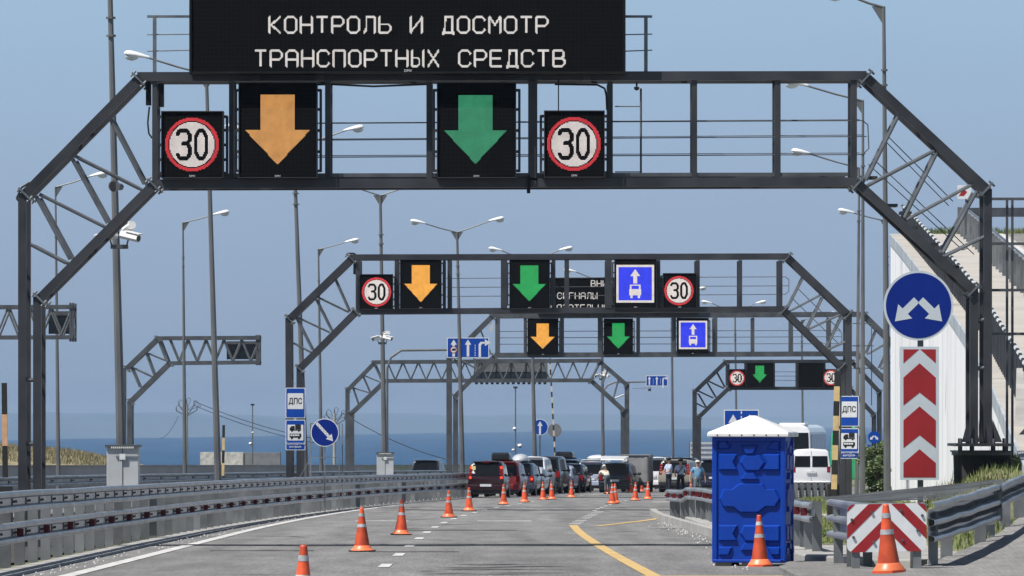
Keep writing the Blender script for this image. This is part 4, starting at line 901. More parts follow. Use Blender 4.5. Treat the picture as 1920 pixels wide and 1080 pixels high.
def board(label, s, x0, y0, x1, y1, lines, pitch, off=.5):
    s2 = F / (F / s - off); a = W(x0, y1, s2); b = W(x1, y0, s2); c = (a + b) / 2; w, h = b.x - a.x, b.z - a.z
    t = thing('message_board', label, 'message board', Vector((c.x, c.y, a.z)))
    mb = MB(); mb.box(c + Vector((0, .2, 0)), (w, .4, h)); mb.build('housing', 'black', t)
    mb = MB(); mb.box(c + Vector((0, -.005, 0)), (w - .09, .02, h - .09)); f_ = mb.build('display', 'face', t)
    mb = MB()
    for sx_ in (-1, 1): mb.box(c + Vector((sx_ * (w / 2 - .02), -.02, 0)), (.04, .04, h - .002))
    mb.box(c + Vector((0, -.02, h / 2 - .02)), (w - .09, .04, .038)); mb.box(c + Vector((0, -.02, -h / 2 + .02)), (w - .09, .04, .038)); mb.build('rim', 'black', t)
    for (x, y, txt) in lines:
        q = W(x, y, s2); led_text(f_, c.y - .019, q.x, q.z, txt, pitch)
    return t, c, a, s2
t, c, a, s2 = board('big black message board reading КОНТРОЛЬ И ДОСМОТР ТРАНСПОРТНЫХ СРЕДСТВ', G1, 355, -70, 1173, 138, [(504, 62.5, 'КОНТРОЛЬ И ДОСМОТР'), (477, 125.5, 'ТРАНСПОРТНЫХ СРЕДСТВ')], 29.45 / 13.95 / (F / (F / G1 - .5)))
text_mesh('maker_mark', 'DMV', .065, 'sign_white', t, W(765, 135, s2) + Vector((0, -.044, 0)))
for x in (480, 600, 740, 880, 1010, 1100):
    mb = MB(); mb.box(W(x, 145, G1) + Vector((0, -.14, 0)), (.14, .08, .12)); mb.build('mounting_clip', 'steel', t)
board('black message board on the third gantry reading СИГНАЛЫ, half hidden by second gantry panels', G3, 1008, 521, 1308, 588, [(1108, 537.5, 'ВНИМАНИЕ'), (1045, 560.5, 'СИГНАЛЫ'), (1022, 583, 'ОБЯЗАТЕЛЬНЫ')], 11.0 / 13.95 / G3)
c = W(1194, 162, G1); t = thing('dome_camera', 'small black dome camera under the top beam right of the message board', 'security camera', c)
mb = MB(); mb.ell(c + Vector((0, .1, -.02)), (.05, .05, .05), 10, 6, -1, .3); mb.tube(c + Vector((0, .1, 0)), c + Vector((0, .1, .08)), .02, 6); mb.build('dome', 'plastic', t)
# ================================================================== ROAD SIGNS
def circ(r, n=40, cx=0, cz=0): return [(cx + r * math.cos(2 * math.pi * k / n), cz + r * math.sin(2 * math.pi * k / n)) for k in range(n)]
def rrect(w, h, r, cx=0, cz=0, n=4):
    o = []
    for sx_, sz_, a0 in ((1, 1, 0), (-1, 1, 90), (-1, -1, 180), (1, -1, 270)):
        for k in range(n + 1):
            a = math.radians(a0 + 90 * k / n); o.append((cx + sx_ * (w / 2 - r) + r * math.cos(a), cz + sz_ * (h / 2 - r) + r * math.sin(a)))
    return o
def clip(poly, a, b, c):      # keep a*x+b*z<=c
    out = []
    for p, q in zip(poly, poly[1:] + poly[:1]):
        dp = a * p[0] + b * p[1] - c; dq = a * q[0] + b * q[1] - c
        if dp <= 0: out.append(p)
        if (dp < 0) != (dq < 0) and dp != dq: t = dp / (dp - dq); out.append((p[0] + (q[0] - p[0]) * t, p[1] + (q[1] - p[1]) * t))
    return out
def arrow(x0, z0, x1, z1, w, hw, hl):
    dx, dz = x1 - x0, z1 - z0; L = math.hypot(dx, dz); dx /= L; dz /= L; nx, nz = -dz, dx; bx, bz = x1 - dx * hl, z1 - dz * hl
    return [(x0 + nx * w / 2, z0 + nz * w / 2), (x0 - nx * w / 2, z0 - nz * w / 2), (bx - nx * w / 2, bz - nz * w / 2), (bx - nx * hw / 2, bz - nz * hw / 2), (x1, z1), (bx + nx * hw / 2, bz + nz * hw / 2), (bx + nx * w / 2, bz + nz * w / 2)]
class Sign:
    def __init__(s, name, label, px, py, sc, cat='road sign', group=None):
        s.c = W(px, py, sc); s.t = thing(name, label, cat, s.c, group); s.n = 0
    def lay(s, nm, polys, m, parent=None, t=.004, z=None):
        mb = MB(); d = z if z is not None else s.n
        for p in polys: mb.prism([Vector((s.c.x + a, s.c.y - d, s.c.z + b)) for a, b in p], (0, -t, 0))
        s.n = d + t; return mb.build(nm, m, parent or s.t)
    def post(s, x, z0, z1, w=.06, back=.04, m='steel_mid'):
        mb = MB(); mb.bar(s.c + Vector((x, back, z0)), s.c + Vector((x, back, z1)), w); return mb.build('post', m, s.t)
# round sign with two diverging arrows and the chevron board on one post
S_ = 104.0
sg = Sign('round_sign', 'large round blue sign with two white arrows pointing down left and down right', 1722, 573, S_)
R = 65.5 / S_
sg.lay('rim', [circ(R, 56)], 'sign_grey', t=.03); sg.lay('face', [circ(R * .935, 56)], 'sign_blue')
sg.lay('arrow', [arrow(-.035, .10, -.425, -.285, .135, .36, .26), arrow(.035, .10, .425, -.285, .135, .36, .26)], 'sign_grey')
sg.post(.04, -3.6, R * .3, .10, .06)
sg = Sign('chevron_board', 'tall white board with red upward chevrons under the large round blue sign', 1724, 775, S_, 'road sign')
w, h = 73 / S_, 250 / S_
sg.lay('board', [rrect(w, h, .015)], 'sign_grey', t=.03)
iw = w * .83; ch = []
def cz(y): return (775 - y) / S_
def house(ya, ys, yb, yn):   # apex, shoulder, bottom outer, bottom notch
    return [(-iw / 2, cz(yb)), (-iw / 2, cz(ys)), (0, cz(ya)), (0, cz(yn))], [(0, cz(yn)), (0, cz(ya)), (iw / 2, cz(ys)), (iw / 2, cz(yb))]
ch += list(house(681, 708, 760, 736)); ch += list(house(762, 788, 840, 816))
ch += [[(-iw / 2, cz(655)), (-.01, cz(655)), (-iw / 2, cz(681))], [(.01, cz(655)), (iw / 2, cz(655)), (iw / 2, cz(681))]]
ch += [[(-iw / 2, cz(895)), (-iw / 2, cz(868)), (0, cz(842)), (iw / 2, cz(868)), (iw / 2, cz(895))]]
sg.lay('chevrons', ch, 'sign_red'); sg.n = 0
mb = MB(); mb.box(sg.c + Vector((0, .05, 0)), (w * .9, .03, h * .95)); mb.build('backing', 'steel_mid', sg.t)
# striped end plate
S_ = 137.0
sg = Sign('striped_plate', 'red and white striped rectangular plate on the nose of the right guard rail', 1662.5, 989.5, S_)
pw_, ph_ = 149 / S_, 90 / S_
base = [(x, z + .02 * x) for x, z in rrect(pw_, ph_, .09)]
sg.lay('plate', [base], 'sign_white', t=.02)
bands = []
for (a, b) in ((-400, 16), (41, 66), (97, 124), (150, 400)):
    for sd_ in (-1, 1):
        # left side: (u + v) in px from the left edge, with centre u = 74.5
        poly = clip(base, -sd_, 0, 0)
        k = 74.5 / S_; top = ph_ / 2
        # d = v - |u| + 74.5 ; v = top - z
        poly = clip(poly, -sd_, -1, b / S_ - k - top); poly = clip(poly, sd_, 1, -(a / S_ - k - top)) if len(poly) > 2 else poly
        if len(poly) > 2: bands.append(poly)
sg.lay('stripes', bands, 'sign_red')
mb = MB()
for (u, v) in ((46, 16), (101, 12), (9, 30), (141, 22), (50, 72), (104, 68), (132, 50), (12, 63)):
    q = sg.c + Vector(((u - 74.5) / S_, -.024, (45 - v) / S_)); mb.tube(q, q + Vector((0, -.02, 0)), .02, 8)
mb.build('bolt', 'steel_mid', sg.t)
for x in (-.42, .42): sg.post(x, -(sg.c.z - gz(80.3)), -.2, .11, .06, 'rail_post')
# service signs on both legs of the second gantry
def icon_truck(x, z, k):
    return [[(x - .02 * k, z + .1 * k), (x + .40 * k, z + .1 * k), (x + .40 * k, z + .48 * k), (x - .02 * k, z + .48 * k)], [(x - .42 * k, z + .04 * k), (x - .06 * k, z + .04 * k), (x - .06 * k, z + .36 * k), (x - .28 * k, z + .36 * k), (x - .42 * k, z + .2 * k)], [(x - .42 * k, z + .02 * k), (x + .42 * k, z + .02 * k), (x + .42 * k, z + .08 * k), (x - .42 * k, z + .08 * k)],
            circ(.075 * k, 12, x - .25 * k, z), circ(.075 * k, 12, x + .25 * k, z)]
def service(label1, label2, px, y1, y2, w, s):
    sg = Sign('service_sign', label1, px, y1, s); W_, H_ = w / s, 57 / s
    sg.lay('plate', [rrect(W_, H_, .04)], 'sign_white', t=.02); sg.lay('field', [rrect(W_ - .05, H_ - .05, .03)], 'sign_blue2'); sg.lay('panel', [rrect(W_ * .80, H_ * .52, .02, 0, .06)], 'sign_white')
    text_mesh('lettering', 'ДПС', .27, 'sign_black', sg.t, sg.c + Vector((0, -sg.n - .002, -.03)), .76, .006)
    s2 = Sign('service_sign', label2, px, y2, s)
    s2.lay('plate', [rrect(W_, H_, .04)], 'sign_white', t=.02); s2.lay('field', [rrect(W_ - .05, H_ - .05, .03)], 'sign_blue2'); s2.lay('panel', [rrect(W_ * .80, H_ * .52, .02, 0, .08)], 'sign_white')
    k = .46; s2.lay('truck_symbol', icon_truck(0, .14, k), 'sign_black')
    bz = -.11; bus = [rrect(.86 * k, .30 * k, .05 * k, 0, bz + .19 * k), circ(.085 * k, 12, -.26 * k, bz), circ(.085 * k, 12, .26 * k, bz)]
    s2.n -= .004; s2.lay('bus_symbol', bus, 'sign_black'); s2.lay('bus_windows', [rrect(.14 * k, .12 * k, .01, x * k, bz + .22 * k) for x in (-.30, -.13, .04, .21)], 'sign_white')
    text_mesh('lettering', 'Транспортный', .105, 'sign_white', s2.t, s2.c + Vector((0, -.034, -.325)), .86, .0015)
    text_mesh('lettering', 'контроль', .105, 'sign_white', s2.t, s2.c + Vector((0, -.034, -.43)), .9, .0015)
service('blue service sign reading ДПС on the left leg of the second gantry', 'blue sign with truck and bus symbols under the left ДПС sign', 554, 755.5, 815.5, 37, 55.3)
service('blue service sign reading ДПС on the right leg of the second gantry', 'blue sign with truck and bus symbols under the right ДПС sign', 1592, 771, 831.5, 37, 56)
# keep-right sign in a portable frame
sg = Sign('round_sign', 'round blue sign with white diagonal arrow in a wire frame at the left rail', 609, 811, 60)
R = 26.5 / 60; sg.lay('rim', [circ(R, 40)], 'sign_white', t=.02); sg.lay('face', [circ(R * .94, 40)], 'sign_blue')
ap = arrow(-.26, .30, .26, -.27, .09, .24, .2); ar = sg.lay('arrow', [ap], 'sign_white')
mb = MB()
for k in range(11):
    q = sg.c + Vector((-.22 + .04 * k, -sg.n, .255 - .0435 * k)); mb.tube(q + Vector((.012 * (-1) ** k, 0, .012 * (-1) ** k)), q + Vector((.012 * (-1) ** k, -.01, .012 * (-1) ** k)), .012, 6)
mb.build('studs', 'plastic', ar)
mb = MB(); zb_ = -(sg.c.z - gz(183))
for x, d in ((-.45, .02), (.0, .05), (.45, .02), (.54, .3), (-.45, .3)): mb.bar(sg.c + Vector((x, d, zb_)), sg.c + Vector((x, d, .28 if x else -.3)), .03)
for z in (-.78, -1.95, .28): mb.bar(sg.c + Vector((-.45, .02, z)), sg.c + Vector((.45, .02, z)), .025)
mb.bar(sg.c + Vector((-.45, .3, -.78)), sg.c + Vector((-.95, .3, zb_ + .8)), .02); mb.build('frame', 'rail_post', sg.t)
# small straight-ahead sign and the grey back of another disc
sg = Sign('round_sign', 'small round blue sign with one upward arrow above the queue', 1012.5, 801, 34); R = 15.3 / 34
sg.lay('rim', [circ(R, 32)], 'sign_white', t=.02); sg.lay('face', [circ(R * .93, 32)], 'sign_blue2'); sg.lay('arrow', [arrow(0, -.42, 0, .33, .11, .30, .26)], 'sign_white'); sg.post(0, -2.9, -.3, .07, .05)
sg = Sign('disc_sign', 'grey round back of a sign behind the upright boom', 1040, 807, 32.5); sg.lay('disc', [circ(13 / 32.5, 32)], 'sign_back', t=.02); sg.post(.02, -2.8, 0, .06, .05)
sg = Sign('round_sign', 'small round blue sign with arrows by the bush behind the service signs', 1639, 820, 45); R = 11.5 / 45
sg.lay('face', [circ(R, 32)], 'sign_blue2', t=.02); sg.lay('arrow', [arrow(-.02, .06, -.17, -.10, .06, .15, .1), arrow(.02, .06, .17, -.10, .06, .15, .1)], 'sign_white'); sg.post(0, -2.6, -.1, .06, .05)
sg = Sign('plate_sign', 'small blue rectangular plate sign beside the bush', 1629, 846, 45.5); sg.lay('plate', [rrect(.2, .5, .02)], 'sign_blue2', t=.02); sg.lay('mark', [rrect(.1, .12, .05, 0, .05)], 'sign_white'); sg.post(0, -2.0, -.1, .05, .05)
# lane direction boards
def curved_right(x, z0, z1, w):
    return [[(x - w / 2, z0), (x + w / 2, z0), (x + w / 2, z1 - .14), (x + w / 2 + .06, z1 - .06), (x + .26, z1 - .06), (x + .26, z1 + .03), (x + .04, z1 + .03), (x - w / 2, z1 - .08)], [(x + .24, z1 - .17), (x + .52, z1 - .01), (x + .24, z1 + .15)]]
def lane_board(label, s, x0, y0, x1, y1, ban=True):
    w, h = (x1 - x0) / s, (y1 - y0) / s; sg = Sign('lane_board', label, (x0 + x1) / 2, (y0 + y1) / 2, s)
    sg.lay('plate', [rrect(w, h, .04)], 'sign_white', t=.03); sg.lay('field', [rrect(w - .07, h - .07, .03)], 'sign_blue2')
    k = w / 2.0; z0 = -h / 2 + .06
    P = [arrow(-.68 * k, z0, -.68 * k, h * .40, .12 * k, .30 * k, .24 * k), arrow(0, z0, 0, h * .40, .12 * k, .30 * k, .24 * k)] + [[(a * k, b * k if b > z0 + .01 else b) for a, b in p] for p in curved_right(.56, z0 / k, h * .26 / k, .11)]
    for x in (-.33, .34):
        for q in range(5): P.append(rrect(.035 * k, .07 * k, .004, x * k, z0 + .06 + q * .115 * k))
    sg.lay('arrows', P, 'sign_white')
    if ban:
        d = sg.lay('ban_ring', [circ(.17 * k, 24, -.68 * k, -.10 * k)], 'sign_red'); sg.lay('ban_disc', [circ(.135 * k, 24, -.68 * k, -.10 * k)], 'sign_white'); sg.lay('ban_symbol', [[(-.78 * k, -.14 * k), (-.58 * k, -.14 * k), (-.58 * k, -.03 * k), (-.70 * k, -.03 * k), (-.78 * k, -.08 * k)]], 'sign_black')
    return sg
s = 41.5; sg = lane_board('blue lane board with three white arrows, left of the third gantry', s, 838, 633, 917, 671)
mb = MB(); Y = .1
for y in (656, 652): pass
mb.path([W(864, 930, s) + Vector((0, .35, 0))], .05)
mb.path([W(726, 932, s) + Vector((0, .1, 0)), W(726, 690, s) + Vector((0, .1, 0)), W(733, 670, s) + Vector((0, .1, 0)), W(752, 657, s) + Vector((0, .1, 0)), W(916, 655, s) + Vector((0, .1, 0))], .055, 8); mb.build('arm', 'pole', sg.t)
s = 33.0; sg = lane_board('far smaller blue lane board on an arm right of the lattice gantry', s, 1211, 704, 1252, 724, False)
mb = MB(); mb.path([W(1131, 917, s) + Vector((0, .15, 0)), W(1131, 733, s) + Vector((0, .15, 0)), W(1140, 722, s) + Vector((0, .15, 0)), W(1152, 717, s) + Vector((0, .15, 0)), W(1251, 715, s) + Vector((0, .15, 0))], .05, 8)
mb.path([W(1186, 728, s) + Vector((0, .15, 0)), W(1222, 727, s) + Vector((0, .15, 0))], .02, 6); mb.build('arm', 'pole', sg.t)
mb = MB(); mb.box(W(1218, 731, s), (.16, .2, .14)); mb.build('sensor', 'plastic', sg.t)
mb = MB(); mb.box(W(1178, 755, s), (.2, .2, .6)); mb.build('equipment_box', 'cabinet', sg.t)
s = 45.0; sg = Sign('lane_board', 'blue board with two upward arrows rising behind the toilet roof', 1390, 796, s)
sg.lay('plate', [rrect(66 / s, 56 / s, .03)], 'sign_white', t=.03); sg.lay('field', [rrect(62 / s, 52 / s, .03)], 'sign_blue2')
sg.lay('arrows', [arrow(-.34, -.5, -.34, .42, .12, .40, .34), arrow(.34, -.5, .34, .42, .12, .40, .34)] + [rrect(.05, .11, .004, 0, .50 - q * .2) for q in range(4)], 'sign_white'); sg.post(-.4, -2.6, 0, .07, .06); sg.post(.4, -2.6, 0, .07, .06)

# ================================================================== BARRIER BOOMS
def boom(label, s, x0, y0, x1, y1, w, seg, cols, foot=True):
    a = W(x1, y1, s); b = W(x0, y0, s); base = Vector((a.x, a.y, gz(a.y))); t = thing('barrier_boom', label, 'barrier', base, 'raised striped barrier booms')
    n = max(2, int((b - a).length * s / seg)); mbs = {}
    for i in range(n):
        p = a.lerp(b, i / n); q = a.lerp(b, (i + 1) / n); k = cols[i % len(cols)]; mbs.setdefault(k, MB()).bar(p, q, w / s, w / s * .6, (0, 1, 0))
    for k, m_ in mbs.items(): m_.build('stripe', k, t)
    mb = MB(); mb.box(base + Vector((0, .12, .5)), (.3, .25, 1.0)); mb.build('motor_housing', 'boomk' if s > 70 else 'steel_mid', t)
    return t
boom('raised orange and black barrier boom at the left picture edge', 84, 8, 718, 10, 895, 10, 48, ['boomk', 'boomo'])
boom('raised black and yellow barrier boom beside the tall lamp post at left', 60, 419.5, 797, 418, 892, 5, 22, ['boomy', 'boomk'])
t4 = boom('raised yellow and black barrier boom left of the right service signs', 76, 1570, 697, 1563, 945, 10.5, 27, ['boomk', 'boomy'])
mb = MB()
for dx in (3, 7): mb.path([W(1568 + dx, 870, 76) + Vector((0, .05, 0)), W(1570 + dx, 760, 76) + Vector((0, .05, 0)), W(1573 + dx * .6, 715, 76) + Vector((0, .05, 0)), W(1571, 698, 76) + Vector((0, .05, 0))], .022, 6)
mb.build('tension_rod', 'strut', t4)
boom('thin raised striped boom in front of the lattice gantry, above the queue', 33, 1031, 672, 1042, 880, 3.0, 10, ['boomw', 'boomk'])

# ================================================================== CONES
def make_cone(slim):
    t = bpy.data.objects.new('traffic_cone', None); COL.objects.link(t); ORG[t.name] = Vector(); t.empty_display_size = .2
    r0 = .135 if not slim else .125; top = .75
    def r(z): return .033 + (r0 - .033) * ((top - z) / (top - .09)) ** 1.12
    def ring(za, zb, off=0.0): return [(r(zb - (zb - za) * k / 4) + off, zb - (zb - za) * k / 4) for k in range(5)][::-1]
    for (za, zb) in ((.09, .42), (.475, .60), (.655, .75)):
        mb = MB(); p = ring(za, zb)
        if zb == .75: p += [(.02, .752), (.0, .752)]
        mb.lathe(p, n=20); mb.build('cone_section', 'orange', t, smooth=True)
    for (za, zb) in ((.42, .475), (.60, .655)):
        mb = MB(); mb.lathe(ring(za, zb, .003), n=20); mb.build('reflective_band', 'band', t, smooth=True)
    mb = MB(); mb.lathe([(.175 if slim else .2, .028), (.165, .055), (r0 + .012, .085), (r0 + .004, .105), (r0 - .01, .11)], n=20); mb.build('skirt', 'orange_pale', t, smooth=True)
    mb = MB(); R_ = .19 if slim else .235; mb.lathe([(0, 0), (R_, 0), (R_, .028), (0, .028)], n=8); mb.build('foot', 'rubber' if not slim else 'orange', t)
    return t
cA, cB = make_cone(False), make_cone(True); first = {False: True, True: True}
CONES = [
 (567, 204, 1, 'nearest orange cone, cut off by the bottom edge left of centre', None), (679, 110, 0, 'orange cone standing alone on the dashed line, second from the bottom edge', None),
 (752, 89, 0, 'orange cone between the large left cone and the pair nearest the dark red minivan', None), (841.5, 67, 0, 'orange cone just left of and before the dark red minivan', None),
 (879.5, 59, 0, 'orange cone in front of the left rear wheel of the dark red minivan', None), (944.5, 51, 0, 'orange cone at the right rear corner of the dark red minivan', None),
 (983.5, 48, 0, 'orange cone beside the flank of the silver sedan', None), (1018.5, 45, 0, 'orange cone behind the white off-roader, left one of two close together', None),
 (1035, 44.4, 0, 'orange cone at the dark van, right one of two close together', None), (1071.5, 42, 0, 'orange cone in front of the dark blue wagon with red lamps', None),
 (1147.7, 50.3, 0, 'front orange cone of the overlapping pair on the open asphalt', None), (1153.5, 49.2, 0, 'rear orange cone of the overlapping pair on the open asphalt', None),
 (1191, 46, 0, 'orange cone left of the last one before the policemen', None), (1215, 44.3, 0, 'orange cone on the asphalt nearest the two policemen', None),
 (1182.5, 36, 0, 'small far orange cone before the left part of the tarpaulin trailer', None), (1202.5, 34.2, 0, 'small far orange cone before the right corner of the tarpaulin trailer', None),
 (1141, 37.5, 0, 'small far orange cone by the bumper of the car with the open tailgate', None), (1296.5, 44.5, 0, 'orange cone at the feet of the man in the light blue shirt', None),
 (1425, 128.5, 1, 'slim orange cone in front of the blue toilet', 0.0), (1667, 166, 1, 'large orange cone in front of the striped plate', 0.27)]
for px, s, slim, lb, up in CONES:
    slim = bool(slim); src = cB if slim else cA
    if first[slim]: o = src; first[slim] = False
    else: o = copy_tree(src)
    p = W(px, base_py(s), s); o.location = p + Vector((0, 0, (up or 0) + .005)); o.rotation_euler = (random.gauss(0, .022), random.gauss(0, .022), random.uniform(0, 3)); tag(o, lb, 'traffic cone', 'traffic cones on the road')
    k = (1.0 if px != 1667 else 1.03); o.scale = (k, k, k)

# ================================================================== PORTABLE TOILET
s = 128.0; c = W(1415, 1063, s) + Vector((0, .55, 0)); c.z = gz(c.y)
t = thing('portable_toilet', 'blue plastic portable toilet with white pyramid roof at the kerb', 'toilet', c); ORG[t.name] = Vector(); t.rotation_euler = (0, 0, -math.radians(8.5 - 2.3) * -1)
t.rotation_euler = (0, 0, math.radians(-9.5))
w2, d2, zb_, zt_ = .535, .52, .06, 1.90
mb = MB(); mb.box((0, 0, (zb_ + zt_) / 2), (2 * w2 - .04, 2 * d2 - .04, zt_ - zb_)); mb.build('shell', 'toilet_blue', t)
mb = MB()
for sx_ in (-1, 1):
    for sy_ in (-1, 1): mb.box((sx_ * (w2 - .03), sy_ * (d2 - .03), (zb_ + zt_) / 2), (.075, .075, zt_ - zb_ + .01))
mb.box((0, -d2 + .01, zb_ + .02), (2 * w2, .07, .05)); mb.box((0, -d2 + .01, zt_ - .03), (2 * w2 - .1, .05, .07)); mb.build('corner_post', 'toilet_blue', t, bevel=.012)
for x in (-.37, .02):
    mb = MB(); mb.box((x, -.1, .03), (.24, .9, .06)); mb.build('skid', 'rubber', t)
def relief(polys, parent, face='front'):
    mb = MB()
    for p in polys:
        p = [((x - 384) / 412 * 1.07 * 1.0, (1010 - y) / 710 * 1.84 + zb_) for x, y in p]
        cx_ = sum(a for a, b in p) / len(p); cz_ = sum(b for a, b in p) / len(p); n = len(p)
        rad = max(math.hypot(a - cx_, b - cz_) for a, b in p); kk = 1 - .03 / rad * 1.2
        o_ = [Vector((a, -d2 + .022, b)) for a, b in p]; i_ = [Vector((cx_ + (a - cx_) * kk, -d2 - .022, cz_ + (b - cz_) * kk)) for a, b in p]
        if face == 'side':
            o_ = [Vector((w2 - .022, v.x, v.z)) for v in o_]; i_ = [Vector((w2 + .024, v.x, v.z)) for v in i_]
        mb.add(o_ + i_, [(k, (k + 1) % n, n + (k + 1) % n, n + k) for k in range(n)] + [tuple(range(n, 2 * n))])
    return mb.build('relief_panel', 'toilet_blue', parent)
RP = [[(208, 320), (250, 320), (272, 345), (288, 348), (272, 370), (208, 370)], [(562, 320), (525, 320), (483, 366), (490, 372), (562, 372)],
      [(335, 347), (440, 347), (412, 398), (362, 398)], [(352, 402), (425, 402), (450, 400), (482, 445), (447, 495), (362, 495), (330, 445)],
      [(210, 393), (322, 393), (297, 440), (322, 490), (210, 490)], [(455, 393), (565, 393), (565, 490), (458, 490), (487, 445)], [(362, 500), (418, 500), (445, 542), (335, 542)],
      [(235, 595), (285, 595), (330, 562), (465, 562), (487, 595), (540, 595), (568, 650), (542, 692), (487, 692), (440, 728), (330, 728), (290, 695), (232, 695), (212, 650)],
      [(210, 797), (322, 797), (298, 845), (322, 890), (210, 890)], [(352, 797), (440, 797), (470, 845), (447, 893), (362, 893), (330, 845)], [(462, 797), (565, 797), (565, 892), (458, 892), (487, 845)],
      [(210, 922), (295, 922), (272, 970), (210, 970)], [(355, 900), (425, 900), (442, 942), (335, 942)], [(485, 922), (565, 922), (565, 968), (510, 968)]]
relief(RP, t); relief(RP, t, 'side')
mb = MB(); zr = zt_ + .0; e_ = .60; ey = .625
base_ = [(-e_, -ey, zr), (e_, -ey, zr), (e_, ey, zr), (-e_, ey, zr)]; lip = [(x, y, zr + .055) for x, y, z in base_]
apx = [(-.04, -.04, zr + .315), (.04, -.04, zr + .315), (.04, .04, zr + .315), (-.04, .04, zr + .315)]
mid = [(x * .97, y * .97, zr + .075) for x, y, z in base_]
vs = base_ + lip + mid + apx
fs = [(3, 2, 1, 0)] + [(a * 4 + k, a * 4 + (k + 1) % 4, a * 4 + 4 + (k + 1) % 4, a * 4 + 4 + k) for a in range(3) for k in range(4)] + [(12, 13, 14, 15)]
mb.add(vs, fs); rf = mb.build('roof', 'toilet_white', t, bevel=.012)
mb = MB()
for k in range(6): mb.tube((-.45 + .18 * k, -ey - .001, zr + .028), (-.45 + .18 * k, -ey - .012, zr + .028), .011, 8)
mb.build('rivet', 'plastic', rf)

# ================================================================== RAMP
ED = [(1935, 900, 110), (1908, 838, 99), (1872, 750, 86), (1840, 684, 77), (1812, 627, 70), (1768, 562, 63), (1722, 503, 57), (1692, 465, 53), (1670, 440, 50.5)]
E_ = [W(*e) for e in ED]; EP = []
for i in range(len(E_) - 1):
    p0 = E_[max(0, i - 1)]; p1 = E_[i]; p2 = E_[i + 1]; p3 = E_[min(len(E_) - 1, i + 2)]
    for k in range(6):
        u = k / 6; EP.append(.5 * ((2 * p1) + (p2 - p0) * u + (2 * p0 - 5 * p1 + 4 * p2 - p3) * u * u + (3 * p1 - p0 - 3 * p2 + p3) * u ** 3))
EP.append(E_[-1])
rt = thing('ramp_viaduct', 'white-walled ramp with beige deck climbing away at the right', 'ramp', (E_[2].x, E_[2].y, gz(E_[2].y)))
mb = MB(); vs = []
for p in EP: vs += [p, Vector((p.x, p.y, gz(p.y) - .3))]
mb.add(vs, [(2 * i, 2 * i + 1, 2 * i + 3, 2 * i + 2) for i in range(len(EP) - 1)])
a = EP[-1]; mb.add([a, (a.x, a.y, gz(a.y)), (a.x + 16, a.y + 2, gz(a.y)), (a.x + 16, a.y + 2, a.z)], [(0, 1, 2, 3)]); mb.build('fascia', 'fascia', rt)
mb = MB()
for i in range(0, len(EP) - 1, 3):
    p = EP[i]; mb.bar(Vector((p.x - .004, p.y, gz(p.y) - .2)), Vector((p.x - .004, p.y, p.z - .36)), .008, .02)
mb.build('panel_joint', 'fascia_stain', rt)
mb = MB(); mb.sweep(EP, [(-.05, .03), (.42, .03), (.42, -.30), (-.05, -.34)]); mb.build('edge_beam', 'fascia_stain', rt)
mb = MB(); vs = []
for p in EP: vs += [p + Vector((.0, 0, .034)), p + Vector((2.4, 0, .034))]
mb.add(vs, [(2 * i, 2 * i + 1, 2 * i + 3, 2 * i + 2) for i in range(len(EP) - 1)]); mb.build('walkway', 'deck', rt)
mb = MB(); vs = []
for p in EP: vs += [p + Vector((2.4, 0, .03)), p + Vector((14, 0, .03))]
mb.add(vs, [(2 * i, 2 * i + 1, 2 * i + 3, 2 * i + 2) for i in range(len(EP) - 1)]); mb.build('carriageway', 'deck', rt)
mb = MB(); vs = []
for p in EP: vs += [p + Vector((3.9, 0, .045)), p + Vector((4.15, 0, .045))]
mb.add(vs, [(2 * i, 2 * i + 1, 2 * i + 3, 2 * i + 2) for i in range(len(EP) - 1)]); mb.build('edge_marking', 'wpaint', rt)
mb = MB(); vs = []
for p in EP: vs += [p + Vector((4.3, 0, .042)), p + Vector((13, 0, .042))]
mb.add(vs, [(2 * i, 2 * i + 1, 2 * i + 3, 2 * i + 2) for i in range(len(EP) - 1)]); mb.build('road_surface', 'asphalt2', rt)
# railing
RL = [p + Vector((.40, 0, .03)) for p in EP]
ra = thing('ramp_railing', 'black railing with a black and white banded handrail along the ramp edge', 'railing', RL[10])
def along(P, step):
    out = []; acc = 0
    for a, b in zip(P, P[1:]):
        L = (b - a).length; u = -acc
        while u + step <= L: u += step; out.append(a.lerp(b, u / L))
        acc = L - u
    return out
pk, wt_, bl = MB(), MB(), MB(); dn = along(RL, 1.15)
for i, (a, b) in enumerate(zip(dn, dn[1:])):
    up = Vector((0, 0, 1.08)); (wt_ if i % 2 else pk).tube(a + up, b + up, .055, 6)
    bl.bar(a.lerp(b, .5), a.lerp(b, .5) + Vector((0, 0, 1.02)), .05); bl.bar(a, a + Vector((0, 0, 1.02)), .07)
pk.path([p + Vector((0, 0, .12)) for p in dn], .02, 5)
pk.build('handrail_black', 'boomk', ra); wt_.build('handrail_white', 'cabinet', ra); bl.build('balusters', 'steel', ra)
